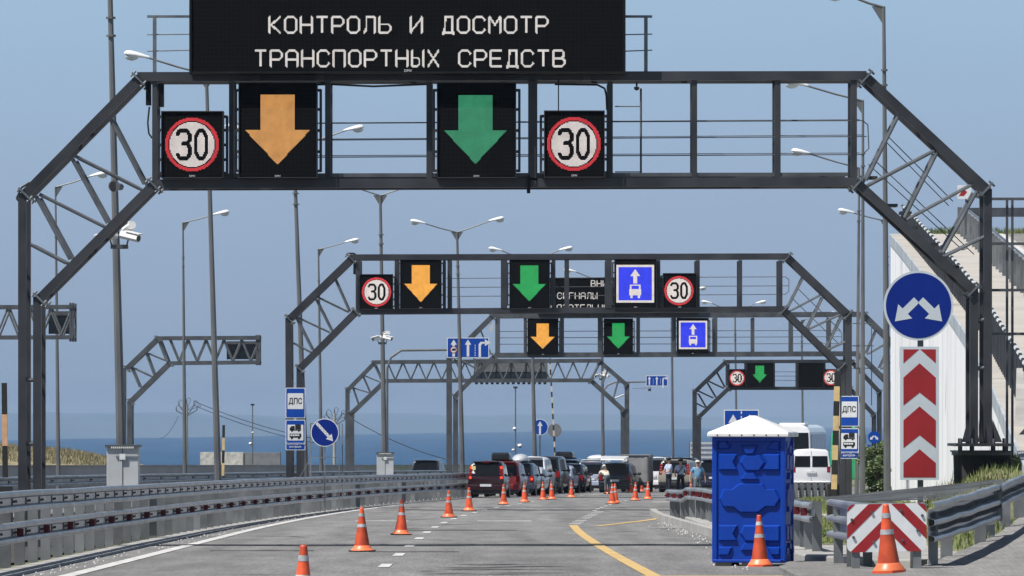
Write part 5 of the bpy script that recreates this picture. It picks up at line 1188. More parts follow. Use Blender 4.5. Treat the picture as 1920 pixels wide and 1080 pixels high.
# ramp guard rail
gr_ = thing('guard_rail', 'guard rail with stout posts between the ramp walkway and its carriageway', 'guard rail', EP[10] + Vector((2.6, 0, 0)))
GP = [p + Vector((2.6, 0, .03)) for p in EP]
mb = MB(); mb.sweep(GP, [(u + .05, v + .75) for u, v in wave(2, .31)]); mb.build('beam', 'rail', gr_)
for p in along(GP, 2.0):
    mb = MB(); mb.box(p + Vector((-.05, 0, .5)), (.16, .1, 1.0)); mb.build('post', 'rail_post', gr_)
a = GP[-1]; mb = MB(); mb.bar(a + Vector((.2, 1.5, .85)), a + Vector((14, 2, .9)), .1, .34, (0, 0, 1)); 
gr2 = thing('guard_rail', 'horizontal dark guard rail crossing behind the top of the ramp', 'guard rail', a + Vector((0, 1.5, 0))); mb.build('beam', 'steel_mid', gr2)
for k in range(7):
    mb = MB(); mb.box(a + Vector((1 + k * 2, 1.6, .4)), (.12, .12, 1.0)); mb.build('post', 'steel_mid', gr2)
pts = [(random.uniform(EP[-1].x + .8, EP[-1].x + 16), random.uniform(EP[-1].y - .2, EP[-1].y + 1), EP[-1].z + .0) for _ in range(5000)]
tag(blades('grass', pts, 'grass', .06, .34, .03), 'strip of green grass along the crest of the ramp', 'grass')
# warning chevron high on the ramp
sg = Sign('warning_plate', 'small red and white plate above the ramp behind the near gantry leg', 1808, 360, 54); sg.lay('plate', [rrect(26 / 54, 26 / 54, .02)], 'sign_white', t=.02)
sg.lay('mark', [[(-.2, .1), (-.02, .1), (.1, 0), (-.02, -.14), (-.2, -.14), (-.1, 0)]], 'sign_red'); sg.post(.06, -1.5, 0, .05, .04)
# sloped stone bank below the ramp at far right
mb = MB(); q0 = W(1908, 850, 100); 
mb.add([W(1903, 800, 96), W(1980, 800, 96), W(1990, 690, 90), W(1906, 690, 90)], [(0, 1, 2, 3)]); kind(mb.build('stone_slope', M['concrete']), 'structure')

# ================================================================== BUSH
def bush(name, label, cat, c, rx, rz, n, leafs=('leaf', 'leaf2'), lw=.05):
    t = thing(name, label, cat, c)
    mb = MB()
    for k in range(5): mb.tube(c, c + Vector((random.uniform(-rx, rx) * .5, random.uniform(-.3, .3), rz * 1.3)), .04, 6, .012)
    mb.build('stem', 'bark', t)
    A, B = MB(), MB(); lumps = [(Vector((random.uniform(-.75, .75) * rx, random.uniform(-.6, .6) * rx, random.uniform(.15, 1.85) * rz)), random.uniform(.25, .5) * rx) for _ in range(26)]
    for _ in range(n):
        l, r_ = random.choice(lumps); d = Vector((random.gauss(0, 1), random.gauss(0, 1), random.gauss(0, 1))).normalized() * r_ * random.uniform(.5, 1.1)
        p = c + l + d; a = Vector((random.gauss(0, 1), random.gauss(0, 1), random.gauss(0, .6))).normalized() * lw; b = Vector((random.gauss(0, 1), random.gauss(0, 1), random.gauss(0, 1))).normalized() * lw * .6
        (A if random.random() < .68 else B).add([p - a, p + b, p + a, p - b], [(0, 1, 2, 3)])
    A.build('foliage', leafs[0], t); B.build('foliage', leafs[1], t); return t
bush('bush', 'leafy green bush between the right lamp posts and the white ramp wall', 'bush', W(1640, 943, 58) + Vector((0, 0, .05)), .46, .95, 12000, lw=.06)
bush('bush', 'small dark shrub at the right picture edge on the bank', 'bush', W(1916, 850, 92), .22, .2, 900, ('leaf', 'leaf'), .03)

# ================================================================== FAR THINGS
s = 22; a = W(375, 848, s); b = W(525, 880, s)
t = thing('rubble_block', 'long low block behind the parapet, white rubble left, grey cladding right', 'building', Vector(((a.x + b.x) / 2, a.y, gz(a.y))))
mb = MB(); zt_ = a.z; mb.box(((a.x + W(456, 848, s).x) / 2, a.y + 1, (zt_ + gz(a.y)) / 2), (W(456, 848, s).x - a.x, 2, zt_ - gz(a.y))); mb.build('rubble_part', 'stone', t)
mb = MB(); xa = W(456, 848, s).x + .004; mb.box(((xa + b.x) / 2, a.y + 1.1, (zt_ + gz(a.y)) / 2 - .02), (b.x - xa, 2, zt_ - gz(a.y))); mb.build('clad_part', 'slate', t)
def mast(label, s, px, yt, cams):
    b = W(px, base_py(s), s); tp = W(px, yt, s); t = thing('camera_mast', label, 'mast', b, 'thin camera masts')
    mb = MB(); mb.tube(b, tp, .06, 8, .04); mb.build('pole', 'pole', t)
    mb = MB(); mb.box(tp + Vector((0, 0, .05)), (.26, .2, .12)); mb.build('top_box', 'plastic', t)
    for (x, y, r) in cams:
        q = W(x, y, s); mb = MB(); mb.ell(q, (r, r, r), 10, 6, -.2, 1); mb.bar(q + Vector((0, 0, r * .7)), Vector((b.x, b.y, q.z + r * .7)), .03); h = mb.build('camera_housing', 'cam_white', t, smooth=True)
        mb = MB(); mb.ell(q, (r * .85, r * .85, r * .9), 10, 6, -1, -.15); mb.build('camera_lens', 'plastic', h, smooth=True)
    return t
mast('thin camera mast behind the rubble block at left', 26, 473.5, 760, [(469.5, 832, .12), (474, 811, .08)])
mast('thin camera mast with dome cameras left of the small up-arrow sign', 30, 966.5, 728, [(965, 804, .12), (975, 836, .14), (962, 844, .09)])
def power_pole(label, s, px, yt):
    b = W(px, base_py(s), s); tp = W(px, yt, s); t = thing('power_pole', label, 'utility pole', b, 'power poles near the shore')
    mb = MB(); mb.tube(b, tp, .14, 8, .09); mb.build('pole', 'concrete', t)
    mb = MB()
    for k, (dx, dz) in enumerate(((-1, -.25), (1, -.2), (-.75, .15), (.7, .1), (0, .3))):
        q = tp + Vector((dx * .75, 0, dz - .25)); mb.bar(tp + Vector((0, 0, -.9)), q, .06); mb.tube(q, q + Vector((0, 0, .28)), .05, 6, .03)
        mb.path([q + Vector((0, 0, .25)), q + Vector((.12, .1, .4)), q + Vector((.3, .1, .28)), tp + Vector((0, 0, -.5))], .018, 5)
    mb.build('insulator', 'steel_mid', t); return tp
p1 = power_pole('power pole with insulators beside the lamp post left of centre', 26, 350, 757)
p2 = power_pole('power pole with insulators behind the diagonal arrow sign', 26, 627, 775)
def wire(label, P, r=.018):
    a, b = P; mb = MB(); pts = []
    for k in range(13): u = k / 12; pts.append(a.lerp(b, u) + Vector((0, 0, -4 * .35 * u * (1 - u))))
    mb.path(pts, r, 4); tag(mb.build('power_line', 'rubber'), label, 'power line', 'power lines near the shore')
wire('upper power line sloping right from the left power pole', (p1 + Vector((.5, 0, .2)), W(622, 828, 26)), .03); wire('lower power line sloping right from the left power pole', (p1 + Vector((.5, 0, -.1)), W(622, 836, 26)), .03)
wire('power line sloping down right from the power pole behind the arrow sign', (p2 + Vector((.6, 0, 0)), W(836, 861, 26)), .035); wire('short stay wire sloping down left from the left power pole', (p1 + Vector((-.6, 0, -.9)), W(300, 822, 26)), .02)
s = 31; t = thing('slatted_fence', 'grey slatted screen fence at the foot of the far right gantry', 'fence', W(1318, base_py(s), s))
mb = MB()
for k in range(11): mb.box(W(1345, 831 + 4.4 * k, s) + Vector((0, .05 * (k % 2), 0)), (3.3, .03, .125))
mb.build('slats', 'cabinet', t)
for x in (1294, 1318, 1345):
    mb = MB(); mb.bar(W(x, 829, s) + Vector((0, .1, 0)), W(x, base_py(s), s) + Vector((0, .1, 0)), .1); mb.build('post', 'steel_mid', t)
mb = MB(); mb.sweep([Vector((13.0 + (Y - 240) * .05, Y, gz(Y))) for Y in (236, 250, 262)], [(-.1, 0), (-.1, .42), (.1, .42), (.1, 0)])
o = mb.build('low_wall', 'parapet'); tag(o, 'low grey concrete wall hiding the legs of the man in the light blue shirt', 'wall')
# ================================================================== VEHICLES
def paint(name, c): return mat(name, c, .28, .0, var=.04, scale=2, coat=.6)
def vehicle(name, label, cat, px, s, Wd, L, H, pm, kindv='suv', yaw=0.0, brake=False, box=None, rails=False, group='cars queueing on the road', dz=0, spoiler=True, lampz=None, flip=False, open_gate=False, dark_bumper=False):
    base = W(px, base_py(s), s); base.z = gz(base.y) + dz
    t = thing(name, label, cat, base, group); ORG[t.name] = Vector()
    sl_ = 2 * max(0, base.y - 125) / 4400
    t.rotation_euler = (0, 0, -math.atan(sl_) - math.radians(yaw) + (math.pi if flip else 0))
    belt = H * (.58 if kindv != 'sedan' else .62); zb = .24; hw = Wd / 2
    if kindv == 'sedan':
        st = [(0, 0, belt - .05, .93), (.08, 0, belt + .03, .97), (.75, 0, belt + .08, 1), (1.35, 0, H, 1), (L * .55, 0, H, 1), (L * .72, 0, belt + .05, 1), (L * .96, 0, belt - .14, .95), (L, 0, belt - .35, .88)]
    elif kindv == 'van':
        st = [(0, .10, H - .05, .97), (.12, .08, H, 1), (L * .78, -.1, H, 1), (L * .90, -.5, H - .3, 1), (L * .96, 0, belt, .97), (L, 0, belt - .3, .92)]
    else:
        st = [(.02, .34 if kindv == 'hatch' else .26, H - .04, .96), (.16, .30 if kindv == 'hatch' else .22, H, 1), (L * .42, 0, H + .01, 1), (L * .60, -.35, H - .02, 1), (L * .72, 0, belt + .04, 1), (L * .95, 0, belt - .1, .95), (L, 0, belt - .3, .88)]
    def sec(y, sh, zr, k):
        P = [(0, zb), (.44 * Wd, zb), (.488 * Wd, zb + .14), (.5 * Wd, zb + .32), (.5 * Wd, belt - .12), (.478 * Wd, belt), (.425 * Wd, max(zr - .13, belt + .01)), (.36 * Wd, max(zr - .03, belt + .02)), (0, zr + .02)]
        out = []
        for x, z in P:
            yy = y + (sh * max(0, z - belt) / (H - belt) if H > belt else 0); 
            if y < .05 and z < zb + .2: yy += .05
            out.append((x * k, yy, z))
        return out
    secs = [sec(*a) for a in st]; n = 9; mb = MB(); vs = []
    for sc_ in secs: vs += [(x, y, z) for x, y, z in sc_] + [(-x, y, z) for x, y, z in sc_[1:-1][::-1]]
    m = 16; fs = []
    for i in range(len(secs) - 1):
        for k in range(m): fs.append((i * m + k, i * m + (k + 1) % m, (i + 1) * m + (k + 1) % m, (i + 1) * m + k))
    for i in (0, len(secs) - 1):
        o = i * m; fs += [(o, o + 1, o + 15)] + [(o + k, o + k + 1, o + 15 - k, o + 16 - k) for k in range(1, 7)] + [(o + 7, o + 8, o + 9)]
    mb.add(vs, fs); body = mb.build('body', pm, t, bevel=.035); body.data.shade_smooth(); 
    # glass
    def ry(z, off=0): return st[0][0] + st[0][1] * max(0, z - belt) / (H - belt) - off
    if kindv == 'sedan':
        mb = MB(); a = Vector((0, .86, belt + .15)); b = Vector((0, 1.30, H - .03)); o_ = Vector((0, -.012, .018))
        mb.add([a + o_ + Vector((-.40 * Wd, 0, 0)), a + o_ + Vector((.40 * Wd, 0, 0)), b + o_ + Vector((.34 * Wd, 0, 0)), b + o_ + Vector((-.34 * Wd, 0, 0))], [(0, 1, 2, 3)]); mb.build('rear_window', 'glass', t)
    elif name == 'van':
        for sx_ in (-1, 1):
            mb = MB(); x0, x1 = .05 * sx_ * Wd / 2, .82 * sx_ * Wd / 2; z0, z1 = belt + .02, H - .36
            mb.prism([Vector((x, ry(z, .0) - .004, z)) for x, z in ((x0, z0), (x1, z0), (x1 * .97, z1), (x0, z1))], (0, -.012, 0)); mb.build('rear_window', 'glass', t, bevel=.005)
        mb = MB(); mb.bar((0, -.012, .45), (0, ry(H - .1, .012), H - .1), .015); mb.box((.09, -.03, belt - .22), (.18, .04, .04)); mb.build('door_seam', 'plastic', t)
    else:
        z0 = belt + (.03 if kindv != 'van' else .05); z1 = H - .15; w0 = .43 * Wd * (1 if kindv == 'hatch' else .97); w1 = .39 * Wd
        mb = MB(); mb.prism([Vector((-w0 * .96, ry(z0) - .002, z0)), Vector((w0 * .96, ry(z0) - .002, z0)), Vector((w1 * .96, ry(z1) - .002, z1)), Vector((-w1 * .96, ry(z1) - .002, z1))], (0, -.012, 0)); rw = mb.build('rear_window', 'plastic' if open_gate else 'glass', t)
        if not open_gate:
            mb = MB(); mb.bar((-.02, ry(z0, .02), z0 + .03), (.3, ry(z0 + .08, .02), z0 + .1), .015); mb.build('wiper', 'plastic', rw)
    for sx_ in (-1, 1):
        yA = (1.30 if kindv == 'sedan' else .55); yB = L * .60
        cuts = [yA, (yA + yB) / 2 - .2, yB] if kindv != 'sedan' else [1.25, L * .42, L * .60]
        for a, b in zip(cuts, cuts[1:]):
            mb = MB(); z0, z1 = belt + .03, H - .16
            def sxp(z): return (.478 + (.425 - .478) * (z - belt) / (H - .13 - belt)) * Wd + .004
            P = [Vector((sx_ * sxp(z0), a + .04, z0)), Vector((sx_ * sxp(z0), b - .04 + (.2 if b == cuts[-1] else 0), z0)), Vector((sx_ * sxp(z1), b - .06, z1)), Vector((sx_ * sxp(z1), a + .12, z1))]
            mb.prism(P, (sx_ * .006, 0, 0)); mb.build('side_window', 'glass', t)
        mb = MB(); mb.ell((sx_ * (hw + .10), L * .62, belt + .07), (.11, .06, .075), 10, 6); mb.bar((sx_ * (hw - .04), L * .62, belt + .03), (sx_ * (hw + .05), L * .62, belt + .05), .04); mb.build('mirror', 'plastic' if not kindv == 'hatch' else pm, t)
    mb = MB(); f0, f1 = st[-3], st[-4]
    if kindv != 'van': mb.prism([Vector((-.42 * Wd, L * .72 + .01, belt + .08)), Vector((.42 * Wd, L * .72 + .01, belt + .08)), Vector((.36 * Wd, L * .60 - .3, H - .06)), Vector((-.36 * Wd, L * .60 - .3, H - .06))], (0, .03, .02)); mb.build('windscreen', 'glass', t)
    # bumper, number plate, lamps
    mb = MB(); mb.box((0, -.03, .46), (Wd * .95, .16, .26)); mb.build('bumper', 'plastic' if dark_bumper else pm, t, bevel=.05)
    mb = MB(); mb.box((0, .06, .28), (Wd * .86, .2, .2)); mb.build('underbody', 'plastic', t)
    mb = MB(); mb.box((0, -.125 if kindv != 'van' else -.125, .56 if kindv in ('hatch', 'sedan') else belt - .3), (.5, .03, .11)) if kindv in ('hatch', 'sedan') else mb.box((0, -.03, belt - .26), (.5, .08, .11)); mb.build('number_plate', 'plate', t)
    lz = lampz or ((belt - .22, belt + .02) if kindv == 'sedan' else (belt - .26, belt + .05))
    for sx_ in (-1, 1):
        mb = MB(); wl = .30 if kindv == 'sedan' else .17
        n_ = 4 if lz[1] > belt + .1 else 1
        for k in range(n_):
            za = lz[0] + (lz[1] - lz[0]) * k / n_; zc = lz[0] + (lz[1] - lz[0]) * (k + 1) / n_ - .01; zm = (za + zc) / 2
            xx = .425 * Wd if zm < belt else (.425 - .045 * (zm - belt) / (H - belt)) * Wd
            mb.box((sx_ * (xx - (wl - .17) / 2), ry(zm) + .035 if kindv != 'sedan' else .03, zm), (wl, .11, zc - za))
        tl = mb.build('tail_lamp', 'tail', t, bevel=.012)
        if brake:
            mb = MB(); zs = [lz[0] + .08, lz[1] - .08] if n_ > 1 else [(lz[0] + lz[1]) / 2]
            for zz in zs: mb.box((sx_ * .425 * Wd * (1 if zz < belt else .97), ry(zz) - .035 if kindv != 'sedan' else -.035, zz), (.1, .03, .1))
            mb.build('brake_light', 'brake', tl)
    # wheels
    for y in (.78, L - .86):
        for sx_ in (-1, 1):
            w_ = bpy.data.objects.new('wheel', None); COL.objects.link(w_); w_.parent = t; ORG[w_.name] = Vector(); w_.empty_display_size = .1
            mb = MB(); x = sx_ * (hw - .12); mb.tube((x - .11, y, .33), (x + .11, y, .33), .33, 18); mb.build('tyre', 'rubber', w_, bevel=.02)
            mb = MB(); mb.tube((x + sx_ * .10, y, .33), (x + sx_ * .118, y, .33), .21, 14); mb.build('rim', 'rim', w_)
            mb = MB(); mb.tube((sx_ * (hw - .05), y, .36), (sx_ * (hw + .003), y, .36), .40, 18); mb.build('wheel_arch', 'plastic', t)
    if kindv in ('suv', 'hatch') and spoiler:
        mb = MB(); yy = ry(H - .05); mb.box((0, yy - .03, H - .02), (Wd * .70, .2, .035)); sp = mb.build('spoiler', pm, t, bevel=.012)
        if brake:
            mb = MB(); mb.box((0, yy - .14, H - .04), (.3, .02, .03)); mb.build('brake_light', 'tail', sp)
    if rails:
        for sx_ in (-1, 1):
            mb = MB(); mb.tube((sx_ * .37 * Wd, .5, H + .06), (sx_ * .37 * Wd, L * .55, H + .06), .022, 6)
            for y in (.55, L * .3, L * .53): mb.bar((sx_ * .37 * Wd, y, H - .03), (sx_ * .37 * Wd, y, H + .06), .03)
            mb.build('roof_rail', 'chrome', t)
    return t
def roof_box(label, car_, W_, H_, Hc, x, mt, dome=False, y0=.7, L_=1.9, group=None):
    # a load carried on the car: its own thing
    R_ = car_.rotation_euler.to_matrix(); loc = car_.location + R_ @ Vector((x, y0, Hc))
    t = thing('roof_box', label, 'roof box', loc, group); ORG[t.name] = Vector(); t.rotation_euler = car_.rotation_euler
    mb = MB()
    if dome: mb.ell((0, L_ / 2, .07), (W_ / 2, L_ / 2, H_ - .07), 20, 8, 0, 1)
    else:
        vs = []; secs = [(0, .9, .82), (.12, 1, 1), (L_ * .6, 1, 1), (L_ * .9, .9, .8), (L_, .7, .4)]
        for (y, a, b) in secs: vs += [(-W_ / 2 * a, y, .09), (-W_ / 2 * a, y, .06 + H_ * .55 * b), (-W_ / 2 * a * .84, y, .06 + (H_ - .08) * b), (W_ / 2 * a * .84, y, .06 + (H_ - .08) * b), (W_ / 2 * a, y, .06 + H_ * .55 * b), (W_ / 2 * a, y, .09)]
        fs = [(i * 6 + k, i * 6 + (k + 1) % 6, i * 6 + 6 + (k + 1) % 6, i * 6 + 6 + k) for i in range(4) for k in range(6)] + [(0, 1, 2, 3, 4, 5), (24, 25, 26, 27, 28, 29)]; mb.add(vs, fs)
    mb.build('lid', mt, t, smooth=dome, bevel=0 if dome else .03)
    mb = MB(); mb.box((0, L_ / 2, .07), (W_ * .96, L_ * .94, .06)); mb.build('tray', 'plastic', t, bevel=.02)
    for y in (.35, L_ - .5):
        mb = MB(); mb.box((0, y, .02), (W_ * 1.15, .07, .04)); mb.build('roof_bar', 'plastic', t)
    return t
red1 = paint('paint_dark_red', (.022, .002, .004, 1)); red2 = paint('paint_red', (.22, .015, .018, 1)); bluegrey = paint('paint_blue_grey', (.03, .042, .08, 1)); silver = paint('paint_silver', (.50, .52, .55, 1))
white = paint('paint_white', (.72, .73, .74, 1)); blackp = paint('paint_black', (.012, .013, .016, 1)); navyp = paint('paint_navy', (.014, .02, .045, 1)); graph = paint('paint_graphite', (.014, .015, .019, 1)); beige = paint('paint_beige', (.32, .29, .24, 1)); silverblue = paint('paint_silver_blue', (.36, .41, .52, 1))
v1 = vehicle('minivan', 'dark red minivan with lit brake lamps, last in the queue and nearest the guard rail', 'minivan', 911, 42.5, 1.62, 3.9, 1.62, red1, 'hatch', 1, brake=True, lampz=(.82, 1.42))
mb = MB(); mb.box((-.55, .14, 1.32), (.17, .012, .17)); mb.build('yellow_sticker', mat('sticker_yellow', (.7, .65, .3, 1), .5, var=0), v1); mb = MB(); mb.prism([(-.66, .085, 1.08), (-.47, .085, 1.08), (-.565, .115, 1.24)], (0, -.012, 0)); mb.build('warning_triangle_sticker', 'sign_white', v1)
v2 = vehicle('car', 'red car carrying a black roof box, directly ahead of the dark red minivan', 'car', 941, 41.2, 1.72, 4.2, 1.60, red2, 'suv', 2, rails=True); roof_box('black roof box on the red car', v2, .84, .42, 1.62, -.12, blackp, y0=.4)
v3 = vehicle('car', 'blue-grey car under a pale domed roof box', 'car', 968, 40.0, 1.72, 4.4, 1.55, bluegrey, 'suv', 2, brake=True); roof_box('pale grey domed roof box on the blue-grey car', v3, .84, .42, 1.56, .08, silver, True, y0=.3)
v4 = vehicle('car', 'silver sedan squeezed between the blue-grey car and the white off-roader', 'car', 983, 39.2, 1.66, 4.3, 1.36, silver, 'sedan', 3)
v5 = vehicle('car', 'tall white off-roader with a red right tail lamp', 'off-roader', 990, 38.0, 1.9, 4.8, 1.85, white, 'suv', 2)
v6 = vehicle('car', 'dark off-roader ahead of the white off-roader', 'off-roader', 1017, 37.1, 1.85, 4.8, 1.88, graph, 'van', 2)
v7 = vehicle('car', 'low silver sedan right of the dark off-roader', 'car', 1040, 36.4, 1.7, 4.4, 1.42, silverblue, 'sedan', 3)
v8 = vehicle('car', 'navy wagon just right of the low silver sedan', 'car', 1064, 35.9, 1.72, 4.4, 1.50, navyp, 'suv', 2)
v9 = vehicle('car', 'dark car with roof rack carrying a long black roof box', 'car', 1059, 34.9, 1.75, 4.4, 1.70, graph, 'suv', 2, rails=True); roof_box('long black roof box high on a rack, right of the boom', v9, .96, .42, 1.76, -.1, blackp, y0=.3)
v10 = vehicle('car', 'red hatchback peeking out between dark car and silver wagon', 'car', 1070, 34.1, 1.68, 4.0, 1.62, red2, 'hatch', 3)
v11 = vehicle('car', 'silver-blue estate car with a dark rear window in mid queue', 'estate car', 1107, 34.9, 1.68, 4.4, 1.62, silverblue, 'suv', 3, brake=True, rails=True, lampz=(.75, 1.15))
v12 = vehicle('car', 'white car ahead of the silver-blue estate car', 'car', 1110, 33.0, 1.85, 4.6, 1.76, white, 'suv', 3)
v13 = vehicle('car', 'black car with its white-lined tailgate raised', 'car', 1152, 36.0, 1.72, 4.4, 1.55, blackp, 'suv', 4, open_gate=True, spoiler=False)
mb = MB(); mb.prism([(-.72, .3, 1.86), (.72, .3, 1.86), (.62, -.85, 1.70), (-.62, -.85, 1.70)], (0, .02, .06)); mb.build('tailgate', white, v13, bevel=.01)
for x in (-.66, .66):
    mb = MB(); mb.tube((x, .12, 1.25), (x * .95, -.5, 1.68), .014, 6); mb.build('gas_strut', 'chrome', v13)
s = 33.4; rb = thing('roof_box', 'white roof load sticking up left of the raised tailgate', 'roof box', W(1122, 858.5, s)); mb = MB(); mb.ell(W(1122, 858.5, s) + Vector((0, 0, -.02)), (.62, 1.0, .20), 16, 8, -.3, 1); mb.build('lid', white, rb, smooth=True)
mb = MB(); mb.box(W(1122, 859.2, s), (1.0, 1.2, .05)); mb.build('tray', 'plastic', rb)
# covered trailer
s = 35.5; c = W(1190, base_py(s), s); t = thing('covered_trailer', 'tall grey tarpaulin-covered trailer in the queue', 'trailer', c); ORG[t.name] = Vector(); t.rotation_euler = (0, 0, -math.radians(8))
mb = MB(); vs = []; NX, NZ = 10, 9
def tp(u, v, y): b = .02 * noise.noise(Vector((u * 5, v * 4, y * 2 + 3))); return (u * .74 * (1 + .03 * (1 - v)), y - (b + .01 * math.sin(u * 17)) * (1 if y < 1 else -1), .55 + v * 1.40 + (.03 * math.cos(u * 1.5) if v == 1 else 0))
for y in (0, 2.0):
    for j in range(NZ + 1):
        for i in range(NX + 1): vs.append(tp(-1 + 2 * i / NX, j / NZ, y))
N1 = (NX + 1) * (NZ + 1); fs = []
for o in (0, N1): fs += [(o + j * (NX + 1) + i, o + j * (NX + 1) + i + 1, o + (j + 1) * (NX + 1) + i + 1, o + (j + 1) * (NX + 1) + i) for j in range(NZ) for i in range(NX)]
for j in range(NZ): fs += [(j * (NX + 1), (j + 1) * (NX + 1), N1 + (j + 1) * (NX + 1), N1 + j * (NX + 1)), (j * (NX + 1) + NX, (j + 1) * (NX + 1) + NX, N1 + (j + 1) * (NX + 1) + NX, N1 + j * (NX + 1) + NX)]
for i in range(NX): o = NZ * (NX + 1); fs.append((o + i, o + i + 1, N1 + o + i + 1, N1 + o + i))
mb.add(vs, fs); mb.build('tarpaulin', 'tarp', t, smooth=True)
mb = MB(); mb.box((0, 0.98, 1.97), (1.56, 2.06, .035)); mb.build('roof_edge', 'tarp', t); mb = MB(); mb.box((-.5, -.05, 1.72), (.22, .012, .18)); mb.build('paper_notice', 'sign_white', t)
mb = MB(); mb.box((0, 1.0, .50), (1.5, 2.0, .12)); mb.box((0, -.03, .42), (1.4, .06, .10)); mb.build('chassis', 'steel_mid', t)
for x in (-.72, .72):
    mb = MB(); mb.tube((x - .09, 1.1, .31), (x + .09, 1.1, .31), .31, 16); mb.build('wheel', 'rubber', t)
v15 = vehicle('car', 'white off-roader just right of the tarpaulin trailer', 'off-roader', 1222, 33.9, 1.85, 4.7, 1.86, white, 'suv', 6, rails=True)
v15b = vehicle('car', 'dark car ahead of the white off-roader, black round-topped box on its roof', 'car', 1240, 31.8, 1.8, 4.5, 1.62, blackp, 'suv', 4); roof_box('round-topped black roof box right of the white off-roader', v15b, .85, .34, 1.63, 0.05, blackp, True, y0=.4)
v16 = vehicle('car', 'silver off-roader behind the policemen with tall red lamps', 'off-roader', 1264, 35.6, 1.74, 4.6, 1.72, beige, 'suv', 5, lampz=(.95, 1.5), dark_bumper=True)
v17 = vehicle('car', 'graphite off-roader whose roof shows behind the second policeman', 'off-roader', 1272, 33.4, 1.85, 4.7, 1.85, graph, 'suv', 5)
v18 = vehicle('car', 'white-roofed car between the policemen and the navy off-roader', 'car', 1308, 31.6, 1.8, 4.6, 1.62, white, 'suv', 4)
v19 = vehicle('car', 'navy off-roader with lit high brake lamp beside the toilet', 'off-roader', 1338, 34.5, 1.85, 4.6, 1.74, navyp, 'suv', 4, brake=True)
vo = vehicle('car', 'dark off-roader on the opposite carriageway behind the left guard rail', 'off-roader', 797, 29.8, 1.9, 4.7, 1.74, blackp, 'suv', 0, flip=False, rails=True, group=None)
# white van, coaches
vv = vehicle('van', 'white panel van with two windowed rear doors right of the toilet', 'van', 1521, 35.6, 2.15, 5.4, 2.28, white, 'van', -2, group='large vehicles at the checkpoint')
def coach(label, px, s, pm, yaw, H=4.0, L=11):
    b = W(px, base_py(s), s); t = thing('coach', label, 'coach', b, 'large vehicles at the checkpoint'); ORG[t.name] = Vector(); t.rotation_euler = (0, 0, -math.radians(yaw))
    mb = MB(); P = [(-1.25, .4), (1.25, .4), (1.25, 2.0), (1.2, H - .45), (1.02, H - .16), (.6, H), (-.6, H), (-1.02, H - .16), (-1.2, H - .45), (-1.25, 2.0)]
    vs = [(x * k, y + (.25 * max(0, z - 2) / 1.7 if y < 1 else 0), z) for (y, k) in ((0, .97), (.15, 1), (L - .3, 1), (L, .96)) for x, z in P]; n = len(P)
    mb.add(vs, [(i * n + k, i * n + (k + 1) % n, (i + 1) * n + (k + 1) % n, (i + 1) * n + k) for i in range(3) for k in range(n)] + [tuple(range(n)), tuple(range(3 * n, 4 * n))]); mb.build('body', pm, t, bevel=.08)
    mb = MB(); mb.prism([(-1.1, .06, 2.45), (1.1, .06, 2.45), (1.06, .235, 3.5), (-1.06, .235, 3.5)], (0, -.02, 0)); mb.build('rear_window', 'glass', t)
    for k in range(6):
        for sx_ in (-1, 1):
            mb = MB(); y0 = .5 + k * 1.7; mb.prism([(sx_ * 1.245, y0, 2.4), (sx_ * 1.245, y0 + 1.6, 2.4), (sx_ * 1.215, y0 + 1.6, 3.4), (sx_ * 1.215, y0, 3.4)], (sx_ * .012, 0, 0)); mb.build('side_window', 'glass', t)
    mb = MB(); mb.box((0, 1.6, H + .03), (1.7, 2.2, .2)); mb.build('air_conditioner', pm, t, bevel=.08)
    for x in (-1.05, 1.05):
        mb = MB(); mb.tube((x - .15, 2.6, .5), (x + .15, 2.6, .5), .5, 16); mb.build('wheel', 'rubber', t)
        mb = MB(); mb.box((x, -.02, 1.2), (.16, .06, .4)); mb.build('tail_lamp', 'tail', t)
    return t
coach('white coach with dark upper windows behind the white van', 1484, 29.3, white, 8.5, 4.0); coach('green-roofed coach mostly hidden behind the white one', 1590, 26.5, M['busgreen'], 4, 4.0)

